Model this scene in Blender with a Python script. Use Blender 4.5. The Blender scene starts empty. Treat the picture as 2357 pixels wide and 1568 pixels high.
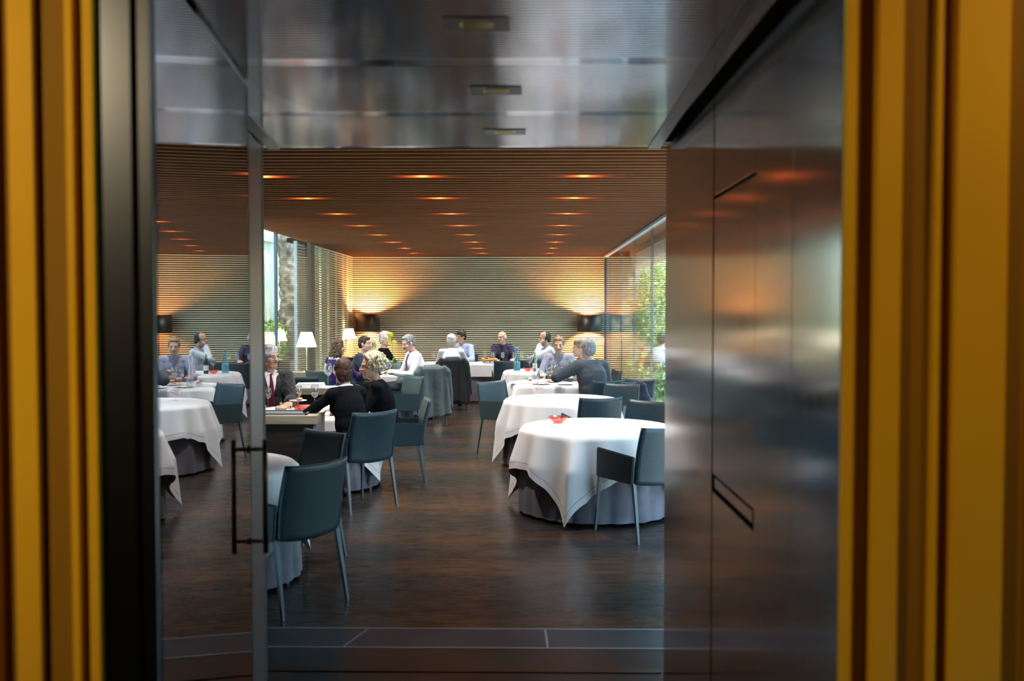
import bpy, bmesh, math, random
from mathutils import Vector, Matrix, Euler, noise
random.seed(7)
PI = math.pi
sc = bpy.context.scene
COL = sc.collection

# ------------------------------------------------------------------ camera
F = 2200.0
cam_d = bpy.data.cameras.new('camera')
cam_d.sensor_width = 36.0
cam_d.lens = 36.0 * F / 2357.0
cam_d.clip_start = 0.05; cam_d.clip_end = 200
cam_d.dof.use_dof = True
cam_d.dof.focus_distance = 11.5
cam_d.dof.aperture_fstop = 2.4
cam = bpy.data.objects.new('camera', cam_d)
cam.location = (0, 0, 1.72)
cam.rotation_euler = (PI/2 - math.atan(72/F), 0, math.atan(31.5/F))
COL.objects.link(cam)
sc.camera = cam

# ------------------------------------------------------------------ world, sun, exposure
sc.view_settings.view_transform = 'Standard'
sc.view_settings.look = 'None'
sc.view_settings.gamma = 1.0
sc.view_settings.exposure = 0.45
w = bpy.data.worlds.new('world'); sc.world = w; w.use_nodes = True
bg = w.node_tree.nodes['Background']
bg.inputs[0].default_value = (0.50, 0.76, 1.0, 1)
bg.inputs[1].default_value = 7.0
sun_d = bpy.data.lights.new('sun', 'SUN'); sun_d.energy = 9; sun_d.angle = 0.02; sun_d.color = (1, .93, .8)
sun = bpy.data.objects.new('sun', sun_d); COL.objects.link(sun)
sun.rotation_euler = Vector((-0.35, 0.35, -1.0)).to_track_quat('-Z', 'Y').to_euler()
sc.cycles.sample_clamp_indirect = 6.0
sc.cycles.max_bounces = 10
sc.cycles.transparent_max_bounces = 24
sc.cycles.caustics_reflective = False
sc.cycles.caustics_refractive = False

# ------------------------------------------------------------------ materials
def mat(name, col, rough=.5, metal=0.0, spec=.5, emit=None, estr=0, aniso=0, coat=0, sheen=0):
    m = bpy.data.materials.new(name); m.use_nodes = True
    b = m.node_tree.nodes['Principled BSDF']
    b.inputs['Base Color'].default_value = (*col, 1)
    b.inputs['Roughness'].default_value = rough
    b.inputs['Metallic'].default_value = metal
    b.inputs['Specular IOR Level'].default_value = spec
    b.inputs['Coat Weight'].default_value = coat
    b.inputs['Sheen Weight'].default_value = sheen
    b.inputs['Anisotropic'].default_value = aniso
    if emit:
        b.inputs['Emission Color'].default_value = (*emit, 1)
        b.inputs['Emission Strength'].default_value = estr
    return m
def nodes(m): return m.node_tree.nodes, m.node_tree.links, m.node_tree.nodes['Principled BSDF']
def noise_col(m, c0, c1, scale=(5,5,5), detail=4, bump=0, lo=.35, hi=.65, rough_var=None):
    N, L, b = nodes(m)
    tc = N.new('ShaderNodeTexCoord'); mp = N.new('ShaderNodeMapping'); mp.inputs['Scale'].default_value = scale
    nz = N.new('ShaderNodeTexNoise'); nz.inputs['Scale'].default_value = 1; nz.inputs['Detail'].default_value = detail
    cr = N.new('ShaderNodeValToRGB')
    cr.color_ramp.elements[0].position = lo; cr.color_ramp.elements[1].position = hi
    cr.color_ramp.elements[0].color = (*c0, 1); cr.color_ramp.elements[1].color = (*c1, 1)
    L.new(tc.outputs['Object'], mp.inputs['Vector']); L.new(mp.outputs[0], nz.inputs['Vector'])
    L.new(nz.outputs['Fac'], cr.inputs[0]); L.new(cr.outputs[0], b.inputs['Base Color'])
    if bump:
        bp = N.new('ShaderNodeBump'); bp.inputs['Strength'].default_value = bump; bp.inputs['Distance'].default_value = .01
        L.new(nz.outputs['Fac'], bp.inputs['Height']); L.new(bp.outputs[0], b.inputs['Normal'])
    if rough_var:
        mr = N.new('ShaderNodeMapRange'); mr.inputs[3].default_value = rough_var[0]; mr.inputs[4].default_value = rough_var[1]
        L.new(nz.outputs['Fac'], mr.inputs[0]); L.new(mr.outputs[0], b.inputs['Roughness'])
    return m
def glass_mat(name, tint=(1,1,1), f0=.05, maxf=1.0, glossc=(1,1,1), rough=0.0, base=None):
    """thin sheet: Schlick mix of see-through (or a dark body) and mirror reflection"""
    m = bpy.data.materials.new(name); m.use_nodes = True
    N, L = m.node_tree.nodes, m.node_tree.links
    N.remove(N['Principled BSDF']); out = N['Material Output']
    g = N.new('ShaderNodeNewGeometry')
    dt = N.new('ShaderNodeVectorMath'); dt.operation = 'DOT_PRODUCT'
    L.new(g.outputs['Normal'], dt.inputs[0]); L.new(g.outputs['Incoming'], dt.inputs[1])
    ab = N.new('ShaderNodeMath'); ab.operation = 'ABSOLUTE'; L.new(dt.outputs['Value'], ab.inputs[0])
    su = N.new('ShaderNodeMath'); su.operation = 'SUBTRACT'; su.inputs[0].default_value = 1; L.new(ab.outputs[0], su.inputs[1]); su.use_clamp = True
    pw = N.new('ShaderNodeMath'); pw.operation = 'POWER'; pw.inputs[1].default_value = 5; L.new(su.outputs[0], pw.inputs[0])
    ma = N.new('ShaderNodeMath'); ma.operation = 'MULTIPLY_ADD'; ma.inputs[1].default_value = maxf - f0; ma.inputs[2].default_value = f0
    L.new(pw.outputs[0], ma.inputs[0])
    if base: 
        tr = N.new('ShaderNodeBsdfDiffuse'); tr.inputs[0].default_value = (*base, 1)
    else:
        tr = N.new('ShaderNodeBsdfTransparent'); tr.inputs[0].default_value = (*tint, 1)
    gl = N.new('ShaderNodeBsdfGlossy'); gl.inputs['Color'].default_value = (*glossc, 1); gl.inputs['Roughness'].default_value = rough
    mx = N.new('ShaderNodeMixShader')
    L.new(ma.outputs[0], mx.inputs[0]); L.new(tr.outputs[0], mx.inputs[1]); L.new(gl.outputs[0], mx.inputs[2])
    L.new(mx.outputs[0], out.inputs[0])
    return m

M = {}
M['window_glass'] = glass_mat('window_glass', (.96, .985, .97), .045, .9)
M['glass'] = glass_mat('clear_glass', (.98, .985, .99), .17, 1.0)
M['door_glass'] = glass_mat('smoked_door_glass', f0=.50, maxf=.9, glossc=(.86, .93, 1.0), rough=.012, base=(.010, .011, .013))
M['red_glass'] = glass_mat('red_glass', (1.0, .62, .58), .12, 1.0, (1, .9, .9))
M['blue_glass'] = glass_mat('blue_glass', (.72, .92, .98), .10, 1.0)
M['green_glass'] = glass_mat('green_glass', (.10, .28, .06), .10, 1.0)
M['leather'] = noise_col(mat('dark_leather', (.05,.06,.07), .40, spec=.42), (.018,.038,.051), (.025,.049,.063), (60,60,60), bump=.08)
M['chair_leg'] = mat('chair_leg_leather', (.12,.15,.17), .35, spec=.6)
M['cloth'] = noise_col(mat('white_linen', (.72,.72,.74), .85, spec=.2), (.70,.70,.72), (.76,.76,.78), (9,9,9))
M['hem'] = mat('hem_stitch', (.36,.37,.42), .9)
M['skirt'] = noise_col(mat('grey_underskirt', (.2,.2,.23), .9, spec=.2), (.13,.125,.15), (.18,.17,.20), (6,6,6))
M['napkin'] = mat('napkin_linen', (.9,.9,.92), .85)
M['oak'] = noise_col(mat('pale_oak', (.3,.24,.17), .5), (.30,.25,.18), (.42,.36,.27), (3,30,30))
M['dark_wood'] = noise_col(mat('dark_wood', (.02,.016,.013), .35), (.012,.010,.009), (.028,.022,.018), (3,40,40))
M['grey_panel'] = mat('grey_panel', (.16,.18,.21), .45)
M['dark_metal'] = mat('dark_metal', (.05,.05,.055), .35, 1.0)
M['bronze'] = mat('bronze_handle', (.10,.075,.05), .38, 1.0)
M['chrome'] = mat('steel', (.6,.62,.65), .25, 1.0)
M['black'] = mat('black_void', (.004,.004,.004), .9, spec=.1)
M['porcelain'] = mat('white_porcelain', (.9,.9,.9), .15)
M['shade_black'] = mat('black_lampshade', (.010,.012,.014), .42, spec=.6)
M['gold_inner'] = mat('gold_lining', (.8,.42,.14), .35, .3)
M['bulb'] = mat('warm_bulb', (1,.8,.5), .5, emit=(1,.62,.30), estr=60)
M['shade_lit'] = mat('glowing_lampshade', (.95,.88,.75), .8, emit=(1,.80,.56), estr=1.5)
M['dl_bulb'] = mat('halogen_bulb', (1,.6,.3), .5, emit=(1,.36,.09), estr=22)
M['brass'] = mat('brass_reflector', (.75,.55,.10), .3, 1.0)
M['orchid'] = mat('orchid_petal', (.85,.85,.12), .6)
M['leaf'] = mat('green_leaf', (.10,.25,.04), .5)
M['red_food'] = noise_col(mat('red_petals', (.7,.15,.15), .5), (.85,.22,.22), (.92,.5,.48), (60,60,60))
M['orange_food'] = noise_col(mat('orange_food', (.8,.3,.08), .5), (.9,.22,.04), (.9,.5,.2), (50,50,50))
M['red_wine'] = mat('red_wine', (.05,.005,.02), .1)
M['rose_wine'] = mat('rose_wine', (.45,.12,.08), .1)
M['white_wine'] = mat('white_wine', (.75,.6,.12), .1)
M['paper'] = mat('white_label', (.85,.85,.82), .7)

# ------------------------------------------------------------------ mesh helpers
def obj(name, bm, m, parent=None, smooth=False, loc=None, kind=None):
    me = bpy.data.meshes.new(name)
    bmesh.ops.recalc_face_normals(bm, faces=bm.faces[:])
    bm.to_mesh(me); bm.free()
    ms = m if isinstance(m, (list, tuple)) else [m]
    for x in ms: me.materials.append(x)
    if smooth:
        for p in me.polygons: p.use_smooth = True
    o = bpy.data.objects.new(name, me); COL.objects.link(o)
    if parent: o.parent = parent
    if loc: o.location = loc
    if kind: o['kind'] = kind
    return o
def tag(o, label, cat, group=None, kind=None):
    o['label'] = label; o['category'] = cat
    if group: o['group'] = group
    if kind: o['kind'] = kind
    return o
def thing(name, label, cat, loc=(0,0,0), rz=0, group=None):
    o = bpy.data.objects.new(name, None); COL.objects.link(o); o.empty_display_size = .1
    o.location = loc; o.rotation_euler = (0, 0, rz)
    return tag(o, label, cat, group)
def structure(name, bm, m, parent=None, smooth=False):
    o = obj(name, bm, m, parent, smooth)
    if not parent: o['kind'] = 'structure'
    return o
def copy_tree(o, parent=None):
    c = o.copy(); COL.objects.link(c); c.parent = parent
    for ch in list(o.children): copy_tree(ch, c)
    return c
def NB(): return bmesh.new()
def box(bm, c, s, rot=None, bevel=0, mi=0):
    mtx = Matrix.Translation(Vector(c)) @ (rot.to_matrix().to_4x4() if rot else Matrix()) @ Matrix.Diagonal((s[0], s[1], s[2], 1))
    r = bmesh.ops.create_cube(bm, size=1, matrix=mtx)
    vs = r['verts']; fs = list({f for v in vs for f in v.link_faces})
    for f in fs: f.material_index = mi
    if bevel:
        es = list({e for v in vs for e in v.link_edges})
        bmesh.ops.bevel(bm, geom=es, offset=bevel, segments=2, affect='EDGES', profile=.6)
    return bm
def bx(bm, x0, x1, y0, y1, z0, z1, bevel=0, mi=0):
    return box(bm, ((x0+x1)/2, (y0+y1)/2, (z0+z1)/2), (abs(x1-x0), abs(y1-y0), abs(z1-z0)), None, bevel, mi)
def ring(bm, mtx, r, n): return [bm.verts.new(mtx @ Vector((r*math.cos(2*PI*i/n), r*math.sin(2*PI*i/n), 0))) for i in range(n)]
def bridge(bm, a, b, mi=0):
    n = len(a)
    for i in range(n):
        f = bm.faces.new((a[i], a[(i+1) % n], b[(i+1) % n], b[i])); f.material_index = mi
def frame(d):
    d = Vector(d).normalized(); return d.to_track_quat('Z', 'Y').to_matrix().to_4x4()
def tube(bm, pts, rad, n=8, cap=True, mi=0):
    rs = rad if isinstance(rad, (list, tuple)) else [rad]*len(pts)
    prev = None; first = None
    for i, p in enumerate(pts):
        p = Vector(p)
        d = Vector(pts[min(i+1, len(pts)-1)]) - Vector(pts[max(i-1, 0)])
        m_ = Matrix.Translation(p) @ frame(d)
        r_ = ring(bm, m_, rs[i], n)
        if prev: bridge(bm, prev, r_, mi)
        else: first = r_
        prev = r_
    if cap:
        bm.faces.new(first[::-1]).material_index = mi; bm.faces.new(prev).material_index = mi
    return bm
def lathe(bm, prof, n=20, c=(0,0,0), mi=0, cap=True):
    prev = None; first = None; c = Vector(c)
    for r, z in prof:
        r_ = ring(bm, Matrix.Translation(c + Vector((0,0,z))), max(r, 1e-4), n)
        if prev: bridge(bm, prev, r_, mi)
        else: first = r_
        prev = r_
    if cap:
        bm.faces.new(first[::-1]).material_index = mi; bm.faces.new(prev).material_index = mi
    return bm
def capsule(bm, p0, p1, r0, r1, seg=12, mi=0):
    p0 = Vector(p0); p1 = Vector(p1); d = p1 - p0
    if d.length < 1e-5: d = Vector((0,0,1e-4)); p1 = p0 + d
    R = frame(d); rows = []
    for k in range(1, 5):
        a = -PI/2 + k*PI/2/4.5
        rows.append((p0, r0, a))
    for k in range(0, 4):
        a = PI/2/4.5*(k + .5) - .0
        rows.append((p1, r1, a))
    prev = None
    bot = bm.verts.new(p0 + R.to_3x3() @ Vector((0,0,-r0)))
    first = None
    for c, r, a in rows:
        m_ = Matrix.Translation(c) @ R @ Matrix.Translation((0,0,r*math.sin(a)))
        r_ = ring(bm, m_, r*math.cos(a), seg)
        if prev: bridge(bm, prev, r_, mi)
        else: first = r_
        prev = r_
    top = bm.verts.new(p1 + R.to_3x3() @ Vector((0,0,r1)))
    for i in range(seg):
        bm.faces.new((first[(i+1) % seg], first[i], bot)).material_index = mi
        bm.faces.new((prev[i], prev[(i+1) % seg], top)).material_index = mi
    return bm
def ell(bm, c, r, R=None, seg=20, mi=0):
    m_ = Matrix.Translation(Vector(c)) @ (R.to_4x4() if R is not None else Matrix()) @ Matrix.Diagonal((r[0], r[1], r[2], 1))
    rr = bmesh.ops.create_uvsphere(bm, u_segments=seg, v_segments=max(6, seg//2), radius=1, matrix=m_)
    if mi:
        for f in {f for v in rr['verts'] for f in v.link_faces}: f.material_index = mi
    return bm
TEX = bpy.data.textures.new('fold_noise', 'CLOUDS'); TEX.noise_scale = .11
TEXF = bpy.data.textures.new('curl_noise', 'CLOUDS'); TEXF.noise_scale = .025
def remesh(bm, voxel, disp=0, tex=None, smooth=3, cut=None, solid=0):
    """union of overlapping closed shapes -> one continuous skin; returns a bmesh"""
    me = bpy.data.meshes.new('tmp'); bmesh.ops.recalc_face_normals(bm, faces=bm.faces[:]); bm.to_mesh(me); bm.free()
    o = bpy.data.objects.new('tmp', me); COL.objects.link(o)
    md = o.modifiers.new('r', 'REMESH'); md.mode = 'VOXEL'; md.voxel_size = voxel; md.use_smooth_shade = True
    if smooth:
        s = o.modifiers.new('s', 'SMOOTH'); s.factor = .5; s.iterations = smooth
    if disp:
        d = o.modifiers.new('d', 'DISPLACE'); d.texture = tex or TEX; d.strength = disp; d.mid_level = .5
    dg = bpy.context.evaluated_depsgraph_get(); dg.update()
    em = bpy.data.meshes.new_from_object(o.evaluated_get(dg))
    bpy.data.objects.remove(o); bpy.data.meshes.remove(me)
    b = bmesh.new(); b.from_mesh(em); bpy.data.meshes.remove(em)
    if cut:
        kill = [v for v in b.verts if cut(v.co)]
        bmesh.ops.delete(b, geom=kill, context='VERTS')
    return b
def yaw_of(fx, fy): return math.atan2(-fx, fy)
def on(px, py, z=0.0):
    "point of the level surface z seen at this pixel of the photograph"
    Y = F*(1.72 - z)/(py - 712.0); return ((px - 1210.0)*Y/F, Y, z)
# ================================================================== THE SETTING
# ---- dining room -----------------------------------------------------------
XL, XR, YF, YB, ZC = -3.5, 1.588, 4.30, 19.3, 2.78
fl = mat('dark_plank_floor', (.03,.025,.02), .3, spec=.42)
N, L, b = nodes(fl)
tc = N.new('ShaderNodeTexCoord'); mp = N.new('ShaderNodeMapping'); mp.inputs['Scale'].default_value = (1, 1, 1)
br = N.new('ShaderNodeTexBrick'); br.inputs['Scale'].default_value = 1.0
br.inputs['Brick Width'].default_value = 1.6; br.inputs['Row Height'].default_value = .14; br.inputs['Mortar Size'].default_value = .0015
br.inputs['Color1'].default_value = (.021,.017,.014,1); br.inputs['Color2'].default_value = (.013,.011,.010,1); br.inputs['Mortar'].default_value = (.006,.005,.004,1)
mp2 = N.new('ShaderNodeMapping'); mp2.inputs['Scale'].default_value = (1.5, 14, 1)
nz = N.new('ShaderNodeTexNoise'); nz.inputs['Scale'].default_value = 2.0; nz.inputs['Detail'].default_value = 6
mx = N.new('ShaderNodeMixRGB'); mx.blend_type = 'MULTIPLY'; mx.inputs[0].default_value = .8
cr = N.new('ShaderNodeValToRGB'); cr.color_ramp.elements[0].color = (.45,.45,.45,1); cr.color_ramp.elements[1].color = (1.5,1.45,1.4,1)
cr.color_ramp.elements[0].position = .3; cr.color_ramp.elements[1].position = .7
L.new(tc.outputs['Object'], mp.inputs[0]); L.new(mp.outputs[0], br.inputs['Vector'])
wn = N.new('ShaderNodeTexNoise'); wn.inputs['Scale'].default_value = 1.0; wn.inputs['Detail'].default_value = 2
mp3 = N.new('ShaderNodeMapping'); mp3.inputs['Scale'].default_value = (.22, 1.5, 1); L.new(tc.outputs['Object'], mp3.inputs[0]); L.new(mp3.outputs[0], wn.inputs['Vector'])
wr = N.new('ShaderNodeValToRGB'); wr.color_ramp.elements[0].color = (.016,.016,.016,1); wr.color_ramp.elements[1].color = (.070,.034,.016,1); wr.color_ramp.elements[0].position = .44; wr.color_ramp.elements[1].position = .64  # warm and grey bands: light blurred across the boards, put into their colour
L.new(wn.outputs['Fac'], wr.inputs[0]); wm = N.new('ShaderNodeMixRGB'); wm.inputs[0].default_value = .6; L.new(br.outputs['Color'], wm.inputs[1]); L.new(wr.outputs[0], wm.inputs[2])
L.new(tc.outputs['Object'], mp2.inputs[0]); L.new(mp2.outputs[0], nz.inputs['Vector'])
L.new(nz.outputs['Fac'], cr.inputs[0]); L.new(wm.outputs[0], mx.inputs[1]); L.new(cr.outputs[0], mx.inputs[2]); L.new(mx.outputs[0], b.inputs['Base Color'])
mr = N.new('ShaderNodeMapRange'); mr.inputs[3].default_value = .22; mr.inputs[4].default_value = .33; L.new(nz.outputs['Fac'], mr.inputs[0]); L.new(mr.outputs[0], b.inputs['Roughness'])
bp = N.new('ShaderNodeBump'); bp.inputs['Strength'].default_value = .03; bp.inputs['Distance'].default_value = .01
L.new(nz.outputs['Fac'], bp.inputs['Height']); L.new(bp.outputs[0], b.inputs['Normal'])
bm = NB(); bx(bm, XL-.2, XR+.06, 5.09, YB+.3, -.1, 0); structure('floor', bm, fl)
# slate threshold with metal inlay strips, then the passage floor
slate = noise_col(mat('dark_slate', (.03,.035,.045), .35), (.022,.026,.034), (.036,.042,.052), (4,4,4))
bm = NB(); bx(bm, XL-.2, XR+.06, 4.80, 5.09, -.1, 0); structure('floor_threshold', bm, slate)
inlay = mat('floor_inlay', (.34,.34,.35), .35, .3)
bm = NB()
for y in (4.80, 5.09): bx(bm, XL, XR, y-.007, y+.007, -.01, .0012)
for (x0, x1) in ((-.93, -.845), (.113, .105)):
    vs = [bm.verts.new(v) for v in ((x0-.006,4.80,.001),(x0+.006,4.80,.001),(x1+.006,5.09,.001),(x1-.006,5.09,.001))]
    bm.faces.new(vs)
structure('trim_1', bm, inlay)
pfl = noise_col(mat('passage_floor', (.02,.017,.015), .3), (.014,.011,.010), (.026,.021,.018), (2,12,2))
bm = NB(); bx(bm, -1.6, 1.0, 1.6, 4.80, -.1, 0); structure('floor_passage', bm, pfl)
bm = NB(); bx(bm, -1.3, .64, 4.47, 4.52, -.01, .004); structure('trim_2', bm, M['bronze'])

# slatted ceiling: deep thin blades across the room under a dark board
slat = noise_col(mat('red_brown_slat', (.16,.06,.025), .45), (.19,.042,.003), (.26,.064,.005), (2,30,30))
bm = NB()
y = 5.2; SY = []
while y < YB - .03:
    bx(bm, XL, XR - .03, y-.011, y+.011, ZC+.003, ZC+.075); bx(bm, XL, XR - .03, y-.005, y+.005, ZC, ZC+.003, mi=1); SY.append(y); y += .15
structure('ceiling', bm, [slat, mat('slat_lit_edge', (.34,.20,.12), .45)])  # pale strip puts the light caught by the blade undersides into the colour
bm = NB(); bx(bm, XL-.2, XR+.3, YF, YB+.3, ZC+.12, ZC+.3); structure('ceiling_board', bm, mat('ceiling_board_black', (.012,.008,.006), .8))
# back wall: pale battens over a dark backing
batten = noise_col(mat('pale_batten', (.7,.66,.5), .6), (.78,.81,.58), (.87,.90,.68), (1.5,20,20))
bm = NB(); z = .02
while z < ZC - .02:
    bx(bm, XL, 3.2, YB-.018, YB, z, z+.025); z += .042
structure('wall_back', bm, batten)
bm = NB(); bx(bm, XL-.5, 3.4, YB+.03, YB+.2, 0, ZC+.1); structure('wall_back_board', bm, mat('wall_board_dark', (.008,.007,.006), .9, spec=.1))
# left wall: open batten screen at the far end, pillar, then glazing
bm = NB(); z = .02
while z < ZC - .01:
    bx(bm, XL-.012, XL+.010, 15.7, YB-.02, z, z+.027); z += .042
for y in (16.4, 17.05, 17.75, 18.45, 18.9): bx(bm, XL-.05, XL-.014, y, y+.035, 0, ZC)
structure('wall_left', bm, batten)
bm = NB(); bx(bm, XL-.03, XL+.03, 15.42, 15.70, 0, ZC+.05, .004); structure('trim_3', bm, mat('taupe_pillar', (.22,.20,.16), .6))
steel = mat('window_steel', (.10,.13,.16), .3, .8)
bm = NB()
for y in (10.6, 12.0, 13.36): bx(bm, XL-.02, XL+.02, y-.02, y+.02, 0, ZC+.05)
bx(bm, XL-.015, XL+.015, 10.6, 15.42, 0, .05)
structure('window_1_frame', bm, steel)
bm = NB(); bx(bm, XL-.006, XL+.006, 10.6, 15.42, .05, ZC+.05); structure('window_1', bm, M['window_glass'])
bm = NB(); bx(bm, XL-.45, XL-.40, 16.35, YB+.2, 0, ZC+.1); structure('wall_left_outer', bm, mat('cream_outer_wall', (.55,.52,.42), .8))
bm = NB(); bx(bm, XL-.45, XL-.02, 15.8, YB+.2, ZC+.05, ZC+.12); structure('added_shade_cover_left', bm, M['black'])  # unseen cover added to keep the wall behind the battens in shade
bm = NB(); bx(bm, XL-.2, XL-.02, 4.3, 10.6, 0, ZC+.1); structure('wall_left_near', bm, mat('brown_side_wall', (.10,.08,.06), .6))
# outer slat screen beside the pillar
bm = NB(); z = .04
while z < ZC:
    bx(bm, XL-.16, XL-.13, 15.15, 15.75, z, z+.024); z += .046
for y in (15.35,): bx(bm, XL-.19, XL-.16, y, y+.03, 0, ZC+.02)
bx(bm, XL-.17, XL-.12, 15.11, 15.15, 0, ZC+.02)
structure('wall_left_screen', bm, mat('bleached_screen', (.62,.66,.66), .6))
# right wall: full-height glazing
bm = NB(); bx(bm, XR, XR+.012, 4.4, YB-.02, .04, ZC+.03); structure('window_2', bm, M['window_glass'])
bm = NB()
for y in (18.4, 16.3, 14.3, 12.3, 10.3, 8.3, 6.3): bx(bm, XR+.012, XR+.045, y-.012, y+.012, 0, ZC+.05)
bx(bm, XR-.02, XR+.05, YB-.22, YB-.12, 0, ZC)
bx(bm, XR-.005, XR+.03, 4.4, YB-.02, 0, .04)
structure('window_2_frame', bm, steel)
bm = NB()
for k in range(8): bx(bm, XR-.03, XR+.0, 4.35+k*2.0, 4.35+k*2.0+1.97, ZC-.03, ZC+.02)
bx(bm, XR-.03, XR, 4.35+16, YB, ZC-.03, ZC+.02) if False else None
structure('trim_4', bm, mat('pale_blue_header', (.55,.68,.78), .35))
# eaves outside
fin = mat('eave_fin', (.62,.55,.46), .6)
bm = NB(); y = 5
while y < 24:
    bx(bm, XR+.55, XR+.62, y, y+.05, ZC-.30, ZC+.0); y += .16
bx(bm, XR+.50, XR+.62, 5, 24, ZC, ZC+.1)
structure('trim_5', bm, fin)
bm = NB(); bx(bm, XR+.05, XR+.6, 4.3, 24, ZC+.1, ZC+.2); structure('roof_eave', bm, slat)
# front wall of the dining room around the passage mouth
dk = mat('dark_brown_wall', (.03,.024,.02), .6)
bm = NB(); bx(bm, XL-.2, -1.20, YF-.02, YF+.08, 0, ZC+.1); bx(bm, .70, XR+.1, YF-.02, YF+.08, 0, ZC+.1)
bx(bm, -1.2, .70, YF+.02, YF+.08, 2.47, ZC+.1)
structure('wall_front', bm, dk)

# ---- passage ---------------------------------------------------------------
rib = mat('ribbed_steel', (.46,.50,.56), .10, 1.0)
def ceil_panel(bm, y0, y1):
    # transverse ridges
    p = .023; n = int((y1-y0-.06)/p)
    def xr(y): return .554 + (y-2.25)*(.041/2.0) - .035
    rows = []
    ys = [(y0, 0), (y0+.03, 0)]
    yy = y0+.03
    for k in range(n):
        for t, h in ((.04, .004), (.20, .004), (.24, 0), (.43, -.0002), (.62, -.00025), (.81, -.0002), (1.0, 0)): ys.append((yy + p*(k+t), h))
    ys.append((y1-.004, 0)); ys.append((y1-.003, .01))
    prev = None
    for yv, h in ys:
        a = bm.verts.new((-1.5, yv, 2.45+h)); c = bm.verts.new((xr(yv), yv, 2.45+h))
        if prev: bm.faces.new((prev[0], prev[1], c, a))
        prev = (a, c)
bm = NB(); y = 4.345
for k in range(4):
    ceil_panel(bm, max(y-.745, 1.96), y); y -= .745
bx(bm, -1.5, .60, 1.96, 4.345, 2.462, 2.52)
structure('ceiling_passage', bm, rib)
trim_m = mat('dull_steel_trim', (.16,.16,.17), .4, .9)
bm = NB()
vs0 = [(.512+.0, 2.0), (.551, 4.345), (.606, 4.345), (.540, 2.0)]
a = [bm.verts.new((x, y_, 2.444)) for x, y_ in vs0]; c = [bm.verts.new((x, y_, 2.50)) for x, y_ in vs0]
bm.faces.new(a); bm.faces.new(c[::-1])
for i in range(4): bm.faces.new((a[i], a[(i+1) % 4], c[(i+1) % 4], c[i]))
vs0 = [(-1.03, 3.55), (-1.115, 4.345), (-1.165, 4.345), (-1.09, 3.55)]
a = [bm.verts.new((x, y_, 2.444)) for x, y_ in vs0]; c = [bm.verts.new((x, y_, 2.50)) for x, y_ in vs0]
bm.faces.new(a); bm.faces.new(c[::-1])
for i in range(4): bm.faces.new((a[i], a[(i+1) % 4], c[(i+1) % 4], c[i]))
structure('trim_6', bm, trim_m)
bm = NB(); bx(bm, -1.5, .9, 2.04, 4.30, 2.70, 2.75); structure('ceiling_void', bm, M['black'])
M['spot_gold'] = mat('gold_reflector', (.62,.48,.02), .35, .3)
# recessed spots in the passage ceiling
spot0 = None
names_sp = ['nearest', 'middle', 'farthest']
for k, (sx, sy) in enumerate([(-.126, 2.467), (-.099, 3.21), (-.086, 3.956)]):
    t = thing('recessed_spotlight', names_sp[k] + ' round brass downlight on a square plate in the ribbed steel passage ceiling', 'ceiling light', (sx, sy, 2.4492), 0, 'downlights in the passage ceiling')
    bm = NB(); box(bm, (0, 0, -.0005), (.17, .12, .002), None, .0004); obj('plate', bm, mat('spot_plate', (.30,.32,.36), .4, .2) if k == 0 else bpy.data.materials['spot_plate'], t)
    bm = NB(); lathe(bm, [(.043,-.0015), (.043,-.0030), (.039,-.0032), (.039,-.0016)], 28, cap=False); obj('rim', bm, M['brass'], t, True)
    bm = NB(); lathe(bm, [(.039,-.0018), (.02,-.0026), (.001,-.0030)], 28, cap=False); obj('reflector', bm, M['spot_gold'], t, True)
# right steel wall: separate panels over black, each a touch out of line
brush = mat('brushed_steel', (.56,.56,.56), .15, 1.0)
N, L, b = nodes(brush)
tg = N.new('ShaderNodeCombineXYZ'); tg.inputs[1].default_value = 1.0
L.new(tg.outputs[0], b.inputs['Tangent'])
tc = N.new('ShaderNodeTexCoord'); mp = N.new('ShaderNodeMapping'); mp.inputs['Scale'].default_value = (9, 9, .25)
nz = N.new('ShaderNodeTexNoise'); nz.inputs['Scale'].default_value = 3; nz.inputs['Detail'].default_value = 5
mr = N.new('ShaderNodeMapRange'); mr.inputs[3].default_value = .09; mr.inputs[4].default_value = .15
L.new(tc.outputs['Object'], mp.inputs[0]); L.new(mp.outputs[0], nz.inputs['Vector']); L.new(nz.outputs['Fac'], mr.inputs[0]); L.new(mr.outputs[0], b.inputs['Roughness'])
XW = .631
def panel(y0, y1, z0, z1, tilt=0, name='wall_right_panel', th=.02, dx=0):
    bm = NB(); yc = (y0+y1)/2
    box(bm, (XW+th/2+dx, yc, (z0+z1)/2), (th, y1-y0, z1-z0), Euler((0, 0, tilt)), .0012)
    return bm
g = .003
bmw = panel(3.22+.020, 4.33, 0, 2.45, .0); structure('wall_right_far', bmw, brush)
bmw = panel(2.64, 3.22, 2.087+.012, 2.45); structure('wall_right_above_hatch', bmw, brush)
bmw = panel(2.64, 3.22, 0, 1.105); structure('wall_right_below_hatch', bmw, brush)
bmw = panel(2.28, 2.64, 0, 2.45, 0, dx=.0004); structure('wall_right_middle', bmw, brush)
bmw = panel(1.93, 2.28, 0, 2.45, 0, dx=.0012); structure('wall_right_near', bmw, brush)
bm = NB(); bx(bm, XW+.024, XW+.06, 1.97, 4.32, 0, 2.44); structure('wall_right_core', bm, M['black'])
d1 = obj('door_1', panel(2.64, 3.22, 1.167, 2.087, 0), brush); d1['kind'] = 'structure'
bm = NB(); bx(bm, XW+.002, XW+.02, 2.665, 3.195, 1.121, 1.157, .002); obj('recessed_handle', bm, brush, d1)
bm = NB(); bx(bm, XW+.014, XW+.024, 2.645, 3.215, 1.112, 1.165); obj('handle_recess', bm, M['black'], d1)
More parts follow.
